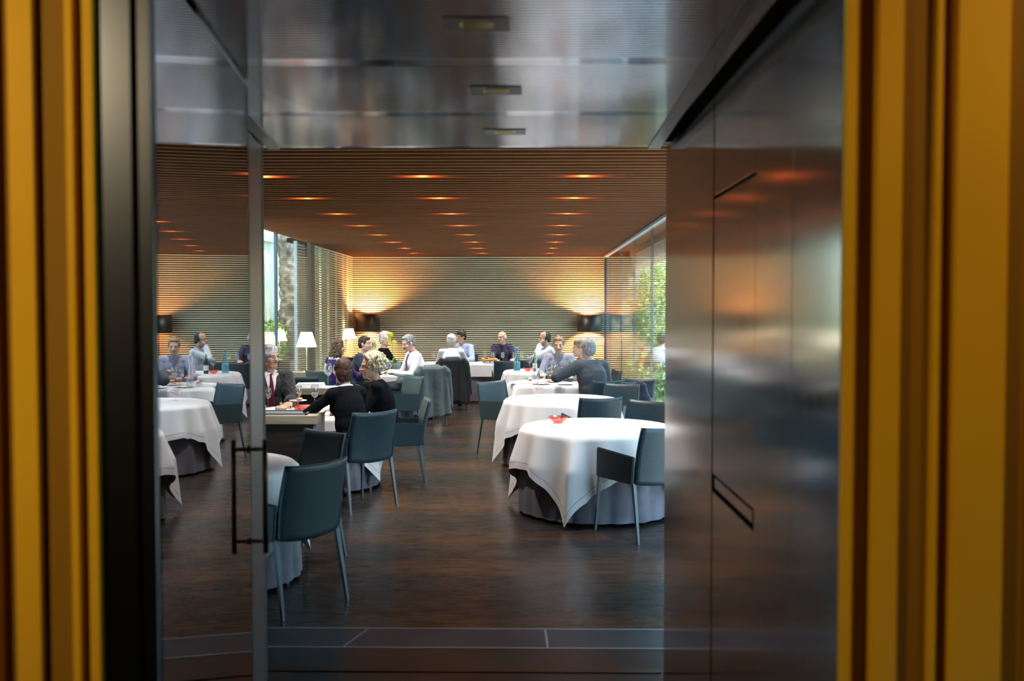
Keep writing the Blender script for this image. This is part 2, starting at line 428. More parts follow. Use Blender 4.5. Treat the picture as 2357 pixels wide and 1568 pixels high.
bm = NB(); bx(bm, XW+.005, XW+.022, 1.915, 1.93, 0, 2.45); structure('trim_7', bm, M['chrome'])
# left far wall piece beside the glass door
bm = NB()
a = [(-.99, 2.9), (-1.168, 4.22), (-1.30, 4.22), (-1.12, 2.9)]
lo = [bm.verts.new((x, y_, 0)) for x, y_ in a]; hi = [bm.verts.new((x, y_, 2.44)) for x, y_ in a]
bm.faces.new(lo[::-1]); bm.faces.new(hi)
for i in range(4): bm.faces.new((lo[i], lo[(i+1) % 4], hi[(i+1) % 4], hi[i]))
structure('wall_left_passage', bm, mat('satin_bronze_wall', (.25,.25,.27), .30, .85))
bm = NB(); bx(bm, -1.5, -1.32, 1.95, 4.3, 0, 2.7); structure('wall_left_passage_core', bm, M['black'])
# left steel jamb facing the camera
bm = NB(); bx(bm, -.885, -.792, 1.925, 1.945, 0, 2.44, .003); bx(bm, -.79, -.757, 1.936, 1.950, 0, 2.44, .002)
jam = mat('dark_steel_jamb', (.09,.105,.125), .30, 1.0)
N, L, b = nodes(jam); tg = N.new('ShaderNodeCombineXYZ'); tg.inputs[0].default_value = 1.0; L.new(tg.outputs[0], b.inputs['Tangent'])
structure('trim_8', bm, jam)
# smoked glass door standing open along the left side
gl = bpy.data.objects.new('door_2', None); COL.objects.link(gl); gl['kind'] = 'structure'
p0 = Vector((-.755, 1.954)); p1 = Vector((-.900, 3.106)); dd = (p1-p0); ln = dd.length; ang = math.atan2(dd.y, dd.x)
gl.location = (p0.x, p0.y, 0); gl.rotation_euler = (0, 0, ang)       # local x runs along the leaf, local -y faces the passage
bm = NB(); bx(bm, 0, ln, 0, .012, .012, 2.435); obj('glass_leaf', bm, M['door_glass'], gl)
bm = NB(); bx(bm, ln-.005, ln+.001, -.0012, .013, .012, 2.435); obj('leaf_edge', bm, mat('glass_edge_highlight', (.30,.40,.52), .25, .2), gl)  # pale strip stands in for the highlight along the glass edge
hx = ln * (3.07-1.954)/(3.106-1.954)
hd = bpy.data.objects.new('pull_handle', None); COL.objects.link(hd); hd.parent = gl
bm = NB(); tube(bm, [(hx, -.050, .927), (hx, -.050, 1.297)], .0085, 14); obj('grip_bar', bm, M['bronze'], hd, True)
for z in (.966, 1.266):
    bm = NB(); tube(bm, [(hx, -.050, z), (hx, 0, z)], .0065, 12); lathe(bm, [(.011,0)], 3) if False else None
    tube(bm, [(hx, -.006, z), (hx, 0, z)], .012, 12); obj('bracket', bm, M['bronze'], hd, True)
bm = NB(); bx(bm, 0, ln, -.004, .016, 0, .012); obj('bottom_rail', bm, M['dark_metal'], gl)

# ---- the yellow room the camera stands in -----------------------------------
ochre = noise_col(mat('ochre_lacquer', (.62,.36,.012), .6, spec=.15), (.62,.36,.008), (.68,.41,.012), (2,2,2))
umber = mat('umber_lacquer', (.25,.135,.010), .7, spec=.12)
def fluted(bm, edges, y):
    # edges: (x0, x1, depth forward, material)
    for x0, x1, dpt, mi in edges: bx(bm, x0, x1, y-dpt, y+.10, -.02, 2.75, .0015, mi)
bm = NB()
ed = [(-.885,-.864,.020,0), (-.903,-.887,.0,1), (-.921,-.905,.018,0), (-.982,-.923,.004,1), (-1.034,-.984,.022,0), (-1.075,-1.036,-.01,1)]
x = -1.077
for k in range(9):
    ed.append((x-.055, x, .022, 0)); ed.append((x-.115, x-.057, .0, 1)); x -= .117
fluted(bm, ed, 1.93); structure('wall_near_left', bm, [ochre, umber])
bm = NB()
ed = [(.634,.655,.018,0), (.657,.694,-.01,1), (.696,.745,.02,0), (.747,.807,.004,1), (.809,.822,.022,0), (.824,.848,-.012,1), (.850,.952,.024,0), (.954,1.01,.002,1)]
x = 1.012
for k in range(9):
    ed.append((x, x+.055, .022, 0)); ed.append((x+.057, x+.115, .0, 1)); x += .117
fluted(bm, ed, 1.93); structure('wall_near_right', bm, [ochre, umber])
bm = NB(); bx(bm, -2.2, 2.2, -2.2, 1.6, -.1, 0); structure('floor_near', bm, pfl)
bm = NB(); bx(bm, -2.2, 2.2, -2.2, 1.93, 2.75, 2.85); structure('ceiling_near', bm, mat('near_ceiling', (.10,.08,.06), .7))
bm = NB(); bx(bm, -2.2, 2.2, -2.3, -2.2, 0, 2.8); bx(bm, -2.3, -2.2, -2.3, 2.0, 0, 2.8); bx(bm, 2.2, 2.3, -2.3, 2.0, 0, 2.8)
structure('wall_near_room', bm, mat('near_room_wall', (.08,.06,.04), .7))
bm = NB(); bx(bm, -2.3, -1.5, 2.03, 4.4, -.1, 2.9); bx(bm, .70, 2.3, 2.04, 4.28, -.1, 2.9); structure('wall_core', bm, M['black'])

def lamp(name, kind, loc, energy, color, parent=None, aim=None, size=.05, cone=None, blend=.5):
    d = bpy.data.lights.new(name, kind); d.energy = energy; d.color = color
    if kind in ('POINT', 'SPOT'): d.shadow_soft_size = size
    if kind == 'SPOT': d.spot_size = cone; d.spot_blend = blend
    o = bpy.data.objects.new(name, d); COL.objects.link(o); o.location = loc
    if parent: o.parent = parent
    if aim: o.rotation_euler = Vector(aim).to_track_quat('-Z', 'Y').to_euler()
    return o
def near_spot(x, y, e, aim, cone, label, col=(1,.70,.38), blend=.6):
    t = thing('ceiling_spotlight', label, 'ceiling light', (x, y, 2.75))
    bm = NB(); lathe(bm, [(.05,0), (.05,-.02), (.04,-.02), (.04,-.002)], 20, cap=False); obj('rim', bm, M['brass'], t, True)
    lamp('bulb_light', 'SPOT', (0, 0, -.03), e, col, t, aim, .03, cone, blend)
near_spot(-2.05, .3, 112, (.55, 1.0, -.65), 1.5, 'round ceiling spot over the yellow fluted wall left of the doorway')
near_spot(1.45, 1.1, 20, (-.3, .8, -.35), 1.5, 'round ceiling spot over the yellow fluted wall right of the doorway', (1,.62,.30), .15)
near_spot(1.1, .5, 6, (.0, 1.0, -2.0), 1.3, 'round ceiling spot washing the low part of the right yellow wall', (1,.6,.25))

# ---- outdoors ---------------------------------------------------------------
pav = noise_col(mat('pale_paving', (.5,.49,.45), .7), (.42,.41,.37), (.55,.54,.5), (1,1,1))
bm = NB(); bx(bm, -9, XL-.2, 3, 30, -.2, -.02); bx(bm, XR+.06, 14, 3, 30, -.2, -.02); structure('ground_terrace', bm, pav)
ww = noise_col(mat('white_render', (.7,.72,.62), .8), (.66,.64,.46), (.78,.76,.58), (1,1,1))
bm = NB(); bx(bm, -5.3, -5.0, 5, 26, -.02, 3.02); bx(bm, -5.34, -4.94, 5, 26, 3.02, 3.10); structure('wall_garden', bm, ww)
bm = NB(); y = 12
while y < 26:
    bx(bm, -5.15, -5.08, y, y+.05, 3.1, 3.42); y += .13
bx(bm, -5.2, -5.03, 12, 26, 3.42, 3.5)
structure('trim_9', bm, fin)
# ================================================================== CEILING LIGHTS of the dining room
cols = {-2.12: 'left', -.84: 'middle', .47: 'right'}
rowsY = [7.7, 9.2, 10.7, 12.2, 13.7, 15.2, 16.7, 18.2]
ordn = ['nearest', 'second', 'third', 'fourth', 'fifth', 'sixth', 'seventh', 'farthest']
proto = None
for cx, cn in cols.items():
    for k, ry in enumerate(rowsY):
        yy = min(SY, key=lambda s: abs(s+.075-ry)) + .075
        if proto is None:
            t = thing('slat_downlight', '', 'ceiling light', (cx, yy, ZC+.055), 0, 'downlights between the ceiling slats')
            bm = NB(); lathe(bm, [(.045,.06), (.05,.0), (.042,.0), (.036,.05)], 20, cap=False); obj('housing', bm, M['dark_metal'], t, True)
            bm = NB(); ell(bm, (0,0,.022), (.028,.028,.018), seg=12); obj('bulb', bm, M['dl_bulb'], t, True)
            lamp('bulb_light', 'SPOT', (0,0,-.004), 150, (1,.94,.86), t, (0,0,-1), .03, math.radians(84), .9)
            lamp('glow_light', 'SPOT', (0,0,-.006), 5, (1,.38,.13), t, (0,0,-1), .02, math.radians(176), .2)
            proto = t
        else:
            t = copy_tree(proto)
            t.location = (cx, yy, ZC+.055)
        t['label'] = '%s glowing downlight between the slats in the %s ceiling row' % (ordn[k], cn)

# ================================================================== LAMPS
def floor_lamp(x, y, zb, zt, r, label):
    t = thing('floor_lamp', label, 'lamp', (x, y, 0))
    bm = NB(); lathe(bm, [(.15,0), (.15,.015), (.02,.022)], 28); obj('base', bm, M['dark_metal'], t, True)
    bm = NB(); tube(bm, [(0,0,.02), (0,0,zt-.12)], .009, 10); obj('pole', bm, M['dark_metal'], t, True)
    sh = NB(); lathe(sh, [(r,zb), (r,zt), (r-.004,zt), (r-.004,zb), (r,zb)], 48, cap=False); so = obj('lamp_shade', sh, M['shade_black'], t, True)
    bm = NB(); lathe(bm, [(r-.005,zb+.002), (r-.005,zt-.002)], 48, cap=False); obj('gold_lining', bm, M['gold_inner'], so, True)
    bm = NB(); ell(bm, (0,0,(zb+zt)/2+.02), (.035,.035,.045), seg=14); obj('bulb', bm, M['bulb'], t, True)
    lamp('bulb_light', 'POINT', (0,0,(zb+zt)/2+.02), 300, (1,.38,.12), t, None, .05)
floor_lamp(-3.17+.02, 19.0, 1.28, 1.625, .245, 'floor lamp with a black drum shade in the left far corner')
floor_lamp(1.27, 19.0, 1.27, 1.60, .25, 'floor lamp with a black drum shade in the right far corner by the glazing')
def table_lamp(x, y, z0, h, rb, label):
    t = thing('table_lamp', label, 'lamp', (x, y, z0))
    bm = NB(); lathe(bm, [(.055,0), (.055,.012), (.01,.02)], 24); obj('base', bm, M['porcelain'], t, True)
    bm = NB(); tube(bm, [(0,0,.015), (0,0,h-.05)], .006, 8); obj('stem', bm, M['porcelain'], t, True)
    sh = h*.37
    bm = NB(); lathe(bm, [(rb,h-sh), (rb*.55,h), (rb*.55-.003,h), (rb-.003,h-sh), (rb,h-sh)], 36, cap=False); obj('lamp_shade', bm, M['shade_lit'], t, True)
    lamp('bulb_light', 'POINT', (0,0,h-sh*.4), 5, (1,.62,.34), t, None, .03)
table_lamp(-3.21, 13.95, .80, .585, .148, 'white table lamp with a conical shade on the dark console before the pillar')
table_lamp(-3.39, 18.3, .80, .55, .14, 'white table lamp with a conical shade beside the far left drum lamp')
table_lamp(-3.26, 11.2, .80, .60, .155, 'white table lamp mostly hidden behind the grey-haired man at the left')
table_lamp(-4.55, 17.6, .78, .56, .145, 'white table lamp seen through the left glazing beside the tree trunk')
bm = NB(); bx(bm, -4.85, -4.3, 17.35, 17.85, 0, .78, .005); tag(obj('side_cabinet', bm, M['dark_wood']), 'dark low cabinet outside the left glazing carrying a white lamp', 'cabinet')
bm = NB(); bx(bm, -3.47, -3.2, 18.1, 18.5, 0, .80, .005); tag(obj('side_cabinet', bm, M['dark_wood']), 'dark low cabinet in the left far corner carrying a white lamp', 'cabinet')

# ================================================================== CONSOLES
def console(x0, x1, y0, y1, label, tray=False, zt=.80):
    t = thing('console_table', label, 'console', ((x0+x1)/2, (y0+y1)/2, 0)); w_ = (x1-x0)/2; d_ = (y1-y0)/2
    bm = NB(); bx(bm, -w_, w_, -d_, d_, zt-.075, zt, .003); obj('top_slab', bm, M['oak'], t)
    bm = NB(); bx(bm, -w_+.03, w_-.03, -d_+.03, d_-.02, .06, zt-.076); obj('body', bm, M['dark_wood'], t)
    bm = NB(); bx(bm, w_-.029, w_-.002, -d_+.005, d_, 0, zt-.076, .002); obj('side_panel', bm, M['grey_panel'], t)
    bm = NB(); bx(bm, -w_+.002, -w_+.029, -d_+.005, d_, 0, zt-.076, .002); obj('side_panel', bm, M['grey_panel'], t)
    for k in range(3):
        xx = -w_+.04 + k*(2*w_-.08)/3
        bm = NB(); bx(bm, xx+.004, xx+(2*w_-.08)/3-.004, -d_+.018, -d_+.030, .10, zt-.10, .002); dr = obj('door', bm, M['dark_wood'], t)
    if tray:
        bm = NB(); bx(bm, -.45*w_, w_-.10, -d_+.06, d_-.06, zt, zt+.006); tr = obj('inset_tray', bm, M['grey_panel'], t)
        bm = NB()
        for (a0, a1, b0, b1) in ((-.45*w_, w_-.10, -d_+.05, -d_+.06), (-.45*w_, w_-.10, d_-.06, d_-.05), (w_-.11, w_-.10, -d_+.05, d_-.05), (-.46*w_, -.45*w_, -d_+.05, d_-.05)):
            bx(bm, a0, a1, b0, b1, zt, zt+.018)
        obj('tray_rim', bm, M['grey_panel'], tr)
    return t
console(-3.25, -1.807, 8.20, 8.56, 'dark service console with pale oak top and inset tray before the left dining group', True)
console(-3.46, -1.98, 11.06, 11.44, 'dark service console with pale oak top holding two upright empty wine glasses')
c3 = console(-3.47, -2.99, 13.85, 14.2, 'small dark console under the tall white table lamp by the pillar')
bm = NB(); bx(bm, -3.0, -2.1, 11.10, 11.38, .800, .803); tag(obj('table_runner', bm, M['cloth']), 'flat white cloth runner on the oak topped console', 'cloth')

# ================================================================== CHAIRS
def chair_proto():
    t = thing('dining_chair', 'x', 'chair', (0,0,0), 0, 'dark leather dining chairs')
    # seat
    bm = NB(); box(bm, (0, .01, .448), (.435, .45, .045), None, .012); obj('seat', bm, M['leather'], t, True)
    # curved backrest
    bm = NB(); nu, nv = 14, 12; front = {}; back = {}
    for i in range(nu+1):
        u = -1 + 2*i/nu
        for j in range(nv+1):
            v = j/nv
            hw = .218 + .014*math.sin(v*PI*.5) - .012*v*v
            zt = .845 + .012*u*u; zb = .415 + .03*(1-u*u)*-.6 + .012
            z = zb + (zt-zb)*v
            y = -.235 - .085*v**1.5 - .034*(1-u*u)
            x = u*hw
            front[i, j] = bm.verts.new((x, y+.012, z)); back[i, j] = bm.verts.new((x, y-.014, z))
    for i in range(nu):
        for j in range(nv):
            bm.faces.new((front[i,j], front[i+1,j], front[i+1,j+1], front[i,j+1]))
            bm.faces.new((back[i,j], back[i,j+1], back[i+1,j+1], back[i+1,j]))
    for i in range(nu):
        bm.faces.new((front[i,0], back[i,0], back[i+1,0], front[i+1,0])); bm.faces.new((front[i,nv], front[i+1,nv], back[i+1,nv], back[i,nv]))
    for j in range(nv):
        bm.faces.new((front[0,j], front[0,j+1], back[0,j+1], back[0,j])); bm.faces.new((front[nu,j], back[nu,j], back[nu,j+1], front[nu,j+1]))
    rim = [e for e in bm.edges if len(e.link_faces) == 2 and abs(e.calc_face_angle(0)) > 1.0]
    bmesh.ops.bevel(bm, geom=rim, offset=.006, segments=2, affect='EDGES')
    obj('backrest', bm, M['leather'], t, True)
    for s in (-1, 1):
        bm = NB()
        a = [(s*.226, -.235, .425), (s*.226, .225, .425), (s*.231, .21, .655), (s*.231, -.262, .635)]
        i_ = [bm.verts.new(p) for p in a]; o_ = [bm.verts.new((p[0]+s*.022, p[1], p[2])) for p in a]
        bm.faces.new(i_); bm.faces.new(o_[::-1])
        for k in range(4): bm.faces.new((i_[k], i_[(k+1) % 4], o_[(k+1) % 4], o_[k]))
        bmesh.ops.recalc_face_normals(bm, faces=bm.faces[:])
        bmesh.ops.bevel(bm, geom=bm.edges[:], offset=.007, segments=2, affect='EDGES')
        obj('armrest', bm, M['leather'], t, False)
        for fy, by in ((.205, .245), (-.225, -.305)):
            bm = NB()
            T = [(s*.222+dx*.014, fy+dy*.014, .435) for dx, dy in ((-1,-1),(1,-1),(1,1),(-1,1))]
            B = [(s*.238+dx*.0085, by+dy*.0085, 0) for dx, dy in ((-1,-1),(1,-1),(1,1),(-1,1))]
            tv = [bm.verts.new(p) for p in T]; bv = [bm.verts.new(p) for p in B]
            bm.faces.new(tv); bm.faces.new(bv[::-1])
            for k in range(4): bm.faces.new((bv[k], bv[(k+1) % 4], tv[(k+1) % 4], tv[k]))
            obj('leg', bm, M['chair_leg'], t)
    return t
CH = chair_proto(); used = [False]
def chair(x, y, fx, fy, label):
    if not used[0]: t = CH; used[0] = True
    else: t = copy_tree(CH)
    t.location = (x, y, 0); t.rotation_euler = (0, 0, yaw_of(fx, fy)); t['label'] = label
    return t
chair(-1.44, 5.58, -.8, .6, 'nearest dark leather chair, seen from behind beside the glass door handle')
chair(-1.63, 6.50, -.63, -.77, 'brown-black leather chair facing the camera just behind the nearest left chair')
chair(-1.50, 8.32, -.68, .73, 'blue-grey leather chair under the dark-haired woman seen from behind')
chair(-1.27, 9.22, -.98, -.2, 'leather chair of the blonde woman, seen from its side with solid arm panel')
chair(-1.70, 12.25, -.75, -.62, 'pale lit leather chair behind the blonde woman')
chair(-2.93, 12.45, -.2, .98, 'leather chair whose back shows behind the oak console next to the grey-haired man')
cj1 = chair(-1.52, 14.28, -.45, .89, 'leather chair wearing a grey jacket over its back')
cj2 = chair(-1.27, 16.55, -.08, 1, 'leather chair wearing a black jacket over its back')
chair(.873, 7.33, -.51, .86, 'leather armchair at the nearest right table, cut by the steel wall')
chair(.95, 8.80, -.65, -.76, 'brown-black leather chair behind the nearest right table facing the camera')
chair(.66, 9.68, -.25, .97, 'blue-grey leather chair between the two front round tables on the right')
chair(-.20, 11.28, .68, -.73, 'pale blue lit leather chair at the left of the second right table')
chair(.96, 10.83, -.5, -.86, 'dark leather chair facing the camera at the back right of the second table')
cg = chair(.90, 11.95, -.35, .93, 'leather chair under the man in the dark grey suit')
chair(-.33, 16.42, -.05, 1, 'leather chair with dark arm panel before the far long table')
chair(.02, 16.72, -.1, 1, 'leather chair half hidden behind the pale blue water bottle')
chair(1.27, 11.65, -.4, -.9, 'leather chair by the right glazing under a dark blue coat')
# chairs carrying people (seen only in part)
chair(-2.68, 9.92, .5, -.86, 'leather chair under the grey-haired man in the striped suit')
chair(-2.78, 13.72, .55, .83, 'leather chair under the woman with long brown hair')
chair(-2.60, 14.7, .97, .2, 'leather chair under the dark-haired man in a striped navy shirt')
chair(-2.45, 16.1, .9, -.3, 'leather chair under the man in black beside the orchids')
chair(-1.20, 18.5, -.15, -1, 'leather chair under the dark-haired man in the pale blue shirt')
chair(-.46, 18.55, -.15, -1, 'leather chair under the balding man in the navy shirt')
chair(.42, 16.75, -.8, -.5, 'leather chair under the man in the striped white shirt')
chair(.50, 14.25, -.1, -1, 'leather chair under the man in the grey-blue sweater')
chair(.98, 13.45, -1, -.2, 'leather chair under the brown-haired woman beside the suited man')

# ================================================================== TABLES AND CLOTHS
def cloth_overlay(x, y, R, half, rot, seed, zt=.722):
    rnd = random.Random(seed); ph = [rnd.uniform(0, 6.28) for _ in range(4)]
    bm = NB(); na = 240; rin = 7; rout = 22; rows = []
    lay = bm.verts.layers.float.new('edge')
    for i in range(na):
        th = 2*PI*i/na; phi = th - rot
        Lh = half/max(abs(math.cos(phi)), abs(math.sin(phi)))
        d = max(abs(math.cos(phi)), abs(math.sin(phi)))
        row = []
        for j in range(1, rin+1):
            r = (R-.012)*j/rin; v = bm.verts.new((x+r*math.cos(th), y+r*math.sin(th), zt)); v[lay] = half - r*d; row.append(v)
        hang = Lh - R
        cf = (hang/(half*1.414-R))            # 1 at the corners
        for j in range(1, rout+1):
            s = hang*j/rout
            k = min(1, s/.28)
            f = math.cos(11*th+ph[0])*.45 + math.cos(19*th+ph[1]+math.sin(3*th))*.35 + math.cos(5*th+ph[2])*.2 + (abs(math.sin(8.5*th+ph[3]))-.6)*-.4
            rr = R + .012*min(1, s/.02) + s*.11 + k*.034*(f+.95) + k*.05*cf**3*math.cos(14*(phi % (PI/2) - PI/4))
            zz = zt - .008*min(1, s/.02) - s*(.985 - .05*abs(f)*k)
            v = bm.verts.new((x+rr*math.cos(th), y+rr*math.sin(th), max(zz, .012))); v[lay] = half - (R+s)*d; row.append(v)
        rows.append(row)
    c = bm.verts.new((x, y, zt)); c[lay] = half
    for i in range(na):
        a = rows[i]; b_ = rows[(i+1) % na]
        bm.faces.new((c, a[0], b_[0]))
        for j in range(len(a)-1): bm.faces.new((a[j], a[j+1], b_[j+1], b_[j]))
    o = obj('tablecloth', bm, M['cloth_hem'], None, True)
    return o
ch = mat('white_linen_with_stitched_hem', (.72,.72,.74), .85, spec=.2)
N, L, b = nodes(ch)
at_ = N.new('ShaderNodeAttribute'); at_.attribute_name = 'edge'
m1 = N.new('ShaderNodeMath'); m1.operation = 'SUBTRACT'; m1.inputs[1].default_value = .055; L.new(at_.outputs['Fac'], m1.inputs[0])
m2 = N.new('ShaderNodeMath'); m2.operation = 'ABSOLUTE'; L.new(m1.outputs[0], m2.inputs[0])
m3 = N.new('ShaderNodeMath'); m3.operation = 'LESS_THAN'; m3.inputs[1].default_value = .0028; L.new(m2.outputs[0], m3.inputs[0])
mx = N.new('ShaderNodeMixRGB'); mx.inputs[1].default_value = (.72,.72,.74,1); mx.inputs[2].default_value = (.30,.31,.36,1)
L.new(m3.outputs[0], mx.inputs[0]); L.new(mx.outputs[0], b.inputs['Base Color'])
M['cloth_hem'] = ch
def underskirt(x, y, R, seed, k=26):
    rnd = random.Random(seed); p = rnd.uniform(0, 6)
    bm = NB(); na = 260; rows = []
    for i in range(na):
        th = 2*PI*i/na; row = []
        for j in range(15):
            s = j/14; rr = R + .006 + s*.03 + .020*min(1, s*2.5)*(abs(math.cos(k*.5*th+p+.6*math.sin(3*th)))-.5) + .008*math.cos(7*th+p)*s
            row.append(bm.verts.new((x+rr*math.cos(th), y+rr*math.sin(th), .716 - .69*s)))
        rows.append(row)
    for i in range(na):
        for j in range(14): bm.faces.new((rows[i][j], rows[i][j+1], rows[(i+1) % na][j+1], rows[(i+1) % na][j]))
    c = bm.verts.new((x, y, .7165))
    for i in range(na): bm.faces.new((c, rows[i][0], rows[(i+1) % na][0]))
    return obj('table_underskirt', bm, M['skirt'], None, True)
def round_table(x, y, R, half, rot, seed, where):
    t = thing('round_table', 'round dining table under cloth, ' + where, 'table', (x, y, 0), 0, 'round dining tables')
    bm = NB(); lathe(bm, [(.01,.685), (R-.004,.685), (R-.002,.712), (.01,.712)], 48); obj('tabletop', bm, M['dark_wood'], t)
    bm = NB(); lathe(bm, [(.05,.02), (.045,.684)], 20); obj('pedestal', bm, M['dark_metal'], t, True)
    bm = NB(); lathe(bm, [(.28,0), (.28,.018), (.06,.03)], 32); obj('base', bm, M['dark_metal'], t, True)
    tag(underskirt(x, y, R, seed), 'grey floor-length pleated underskirt on the round table, ' + where, 'tablecloth')
    tag(cloth_overlay(x, y, R+.012, half, rot, seed), 'white linen overlay on the round table, ' + where, 'tablecloth')
round_table(.61, 8.15, .63, .965, math.radians(-157), 3, 'nearest on the right')
round_table(.40, 10.65, .62, .95, math.radians(-212), 5, 'second on the right')
round_table(.42, 13.0, .64, .93, math.radians(-190), 8, 'third on the right with plates of food')
round_table(.28, 15.5, .62, .95, math.radians(-205), 11, 'fourth on the right with the blue bottle')
round_table(-2.12, 6.05, .63, .95, math.radians(-95), 14, 'nearest on the left behind the glass door')
round_table(-2.10, 9.3, .64, .92, math.radians(-70), 17, 'where the two women sit')
round_table(-2.10, 15.15, .64, .92, math.radians(-60), 21, 'beside the orchids')
# long table at the back
def cloth_box(bm, x0, x1, y0, y1, zt, zb, amp, k, seed, top=True):
    rnd = random.Random(seed); p = rnd.uniform(0, 6)
    per = []
    n1, n2 = 70, 26
    for i in range(n1): per.append((x0+(x1-x0)*i/n1, y0, 0, -1))
    for i in range(n2): per.append((x1, y0+(y1-y0)*i/n2, 1, 0))
    for i in range(n1): per.append((x1-(x1-x0)*i/n1, y1, 0, 1))
    for i in range(n2): per.append((x0, y1-(y1-y0)*i/n2, -1, 0))
    rows = []
    for q, (px_, py_, nx, ny) in enumerate(per):
        row = []
        for j in range(9):
            s = j/8; a = amp*s*(math.sin((px_+py_)*k+p) + .5*math.sin((px_-py_)*k*1.7+p))
            row.append(bm.verts.new((px_+nx*(a+.01*s), py_+ny*(a+.01*s), zt+(zb-zt)*s)))
        rows.append(row)
    n = len(rows)
    for i in range(n):
        for j in range(8): bm.faces.new((rows[i][j], rows[i][j+1], rows[(i+1) % n][j+1], rows[(i+1) % n][j]))
    bm.faces.new([r[0] for r in rows])
t = thing('long_table', 'long rectangular table under white cloth along the slatted back wall', 'table', (-.83, 17.78, 0))
bm = NB(); bx(bm, -1.03, 1.08, -.36, .36, .68, .708); obj('tabletop', bm, M['dark_wood'], t)
for sx in (-.95, 1.0):
    for sy in (-.3, .3):
        bm = NB(); bx(bm, sx-.03, sx+.03, sy-.03, sy+.03, 0, .68); obj('leg', bm, M['dark_wood'], t)
bm = NB(); cloth_box(bm, -1.87, .26, 17.41, 18.15, .712, .05, .012, 9, 2); tag(obj('table_underskirt', bm, M['skirt'], None, True), 'grey underskirt hanging to the floor on the long back table', 'tablecloth')
bm = NB(); cloth_box(bm, -1.885, .275, 17.39, 18.165, .72, .49, .008, 6, 4); tag(obj('tablecloth', bm, M['cloth'], None, True), 'white cloth with straight overhang on the long back table', 'tablecloth')
# ================================================================== PEOPLE
SKIN = {}
def skin_mat(k, c):
    m = noise_col(mat('skin_' + k, c, .5, spec=.35), tuple(x*.93 for x in c), tuple(min(1, x*1.06) for x in c), (25,25,25))
    m.node_tree.nodes['Principled BSDF'].inputs['Subsurface Weight'].default_value = .0
    return m
SKIN['fair'] = skin_mat('fair', (.70,.43,.32)); SKIN['pink'] = skin_mat('pink', (.74,.44,.34)); SKIN['tan'] = skin_mat('tan', (.64,.37,.26))
M['lip'] = mat('lips', (.45,.14,.12), .4); M['eye'] = mat('eye_white', (.75,.74,.7), .2); M['iris'] = mat('iris', (.03,.02,.015), .15)
M['frame'] = mat('spectacle_frame', (.08,.07,.07), .3, .8)
def fabric(name, c, striped=None, sc_=60, axis=0, rough=.85):
    m = mat(name, c, rough, spec=.25, sheen=.15)
    if striped:
        N, L, b = nodes(m)
        tc = N.new('ShaderNodeTexCoord'); sp = N.new('ShaderNodeSeparateXYZ'); L.new(tc.outputs['Object'], sp.inputs[0])
        mu = N.new('ShaderNodeMath'); mu.operation = 'MULTIPLY'; mu.inputs[1].default_value = sc_; ad = N.new('ShaderNodeMath'); ad.operation = 'MULTIPLY_ADD'; ad.inputs[1].default_value = .8; L.new(sp.outputs[1], ad.inputs[0]); L.new(sp.outputs[0], ad.inputs[2]); L.new(ad.outputs[0], mu.inputs[0])
        sn = N.new('ShaderNodeMath'); sn.operation = 'SINE'; L.new(mu.outputs[0], sn.inputs[0])
        gt = N.new('ShaderNodeMath'); gt.operation = 'GREATER_THAN'; gt.inputs[1].default_value = striped[1]; L.new(sn.outputs[0], gt.inputs[0])
        mx = N.new('ShaderNodeMixRGB'); mx.inputs[1].default_value = (*c, 1); mx.inputs[2].default_value = (*striped[0], 1)
        L.new(gt.outputs[0], mx.inputs[0]); L.new(mx.outputs[0], b.inputs['Base Color'])
    return m
def hair_mat(name, c0, c1):
    return noise_col(mat(name, c0, .55, spec=.4), c0, c1, (60,60,14), detail=3, bump=.6, lo=.4, hi=.6)

def ik(S, W, l1, l2, hint):
    S = Vector(S); W = Vector(W); d = W - S; D = d.length
    if D > (l1+l2)*.999: W = S + d*((l1+l2)*.999/D); d = W - S; D = d.length
    a = (l1*l1 - l2*l2 + D*D)/(2*D); h = math.sqrt(max(0, l1*l1 - a*a))
    u = d/D; hv = Vector(hint) - u*Vector(hint).dot(u)
    hv = hv.normalized() if hv.length > 1e-5 else Vector((0,0,-1))
    return S + u*a + hv*h, W

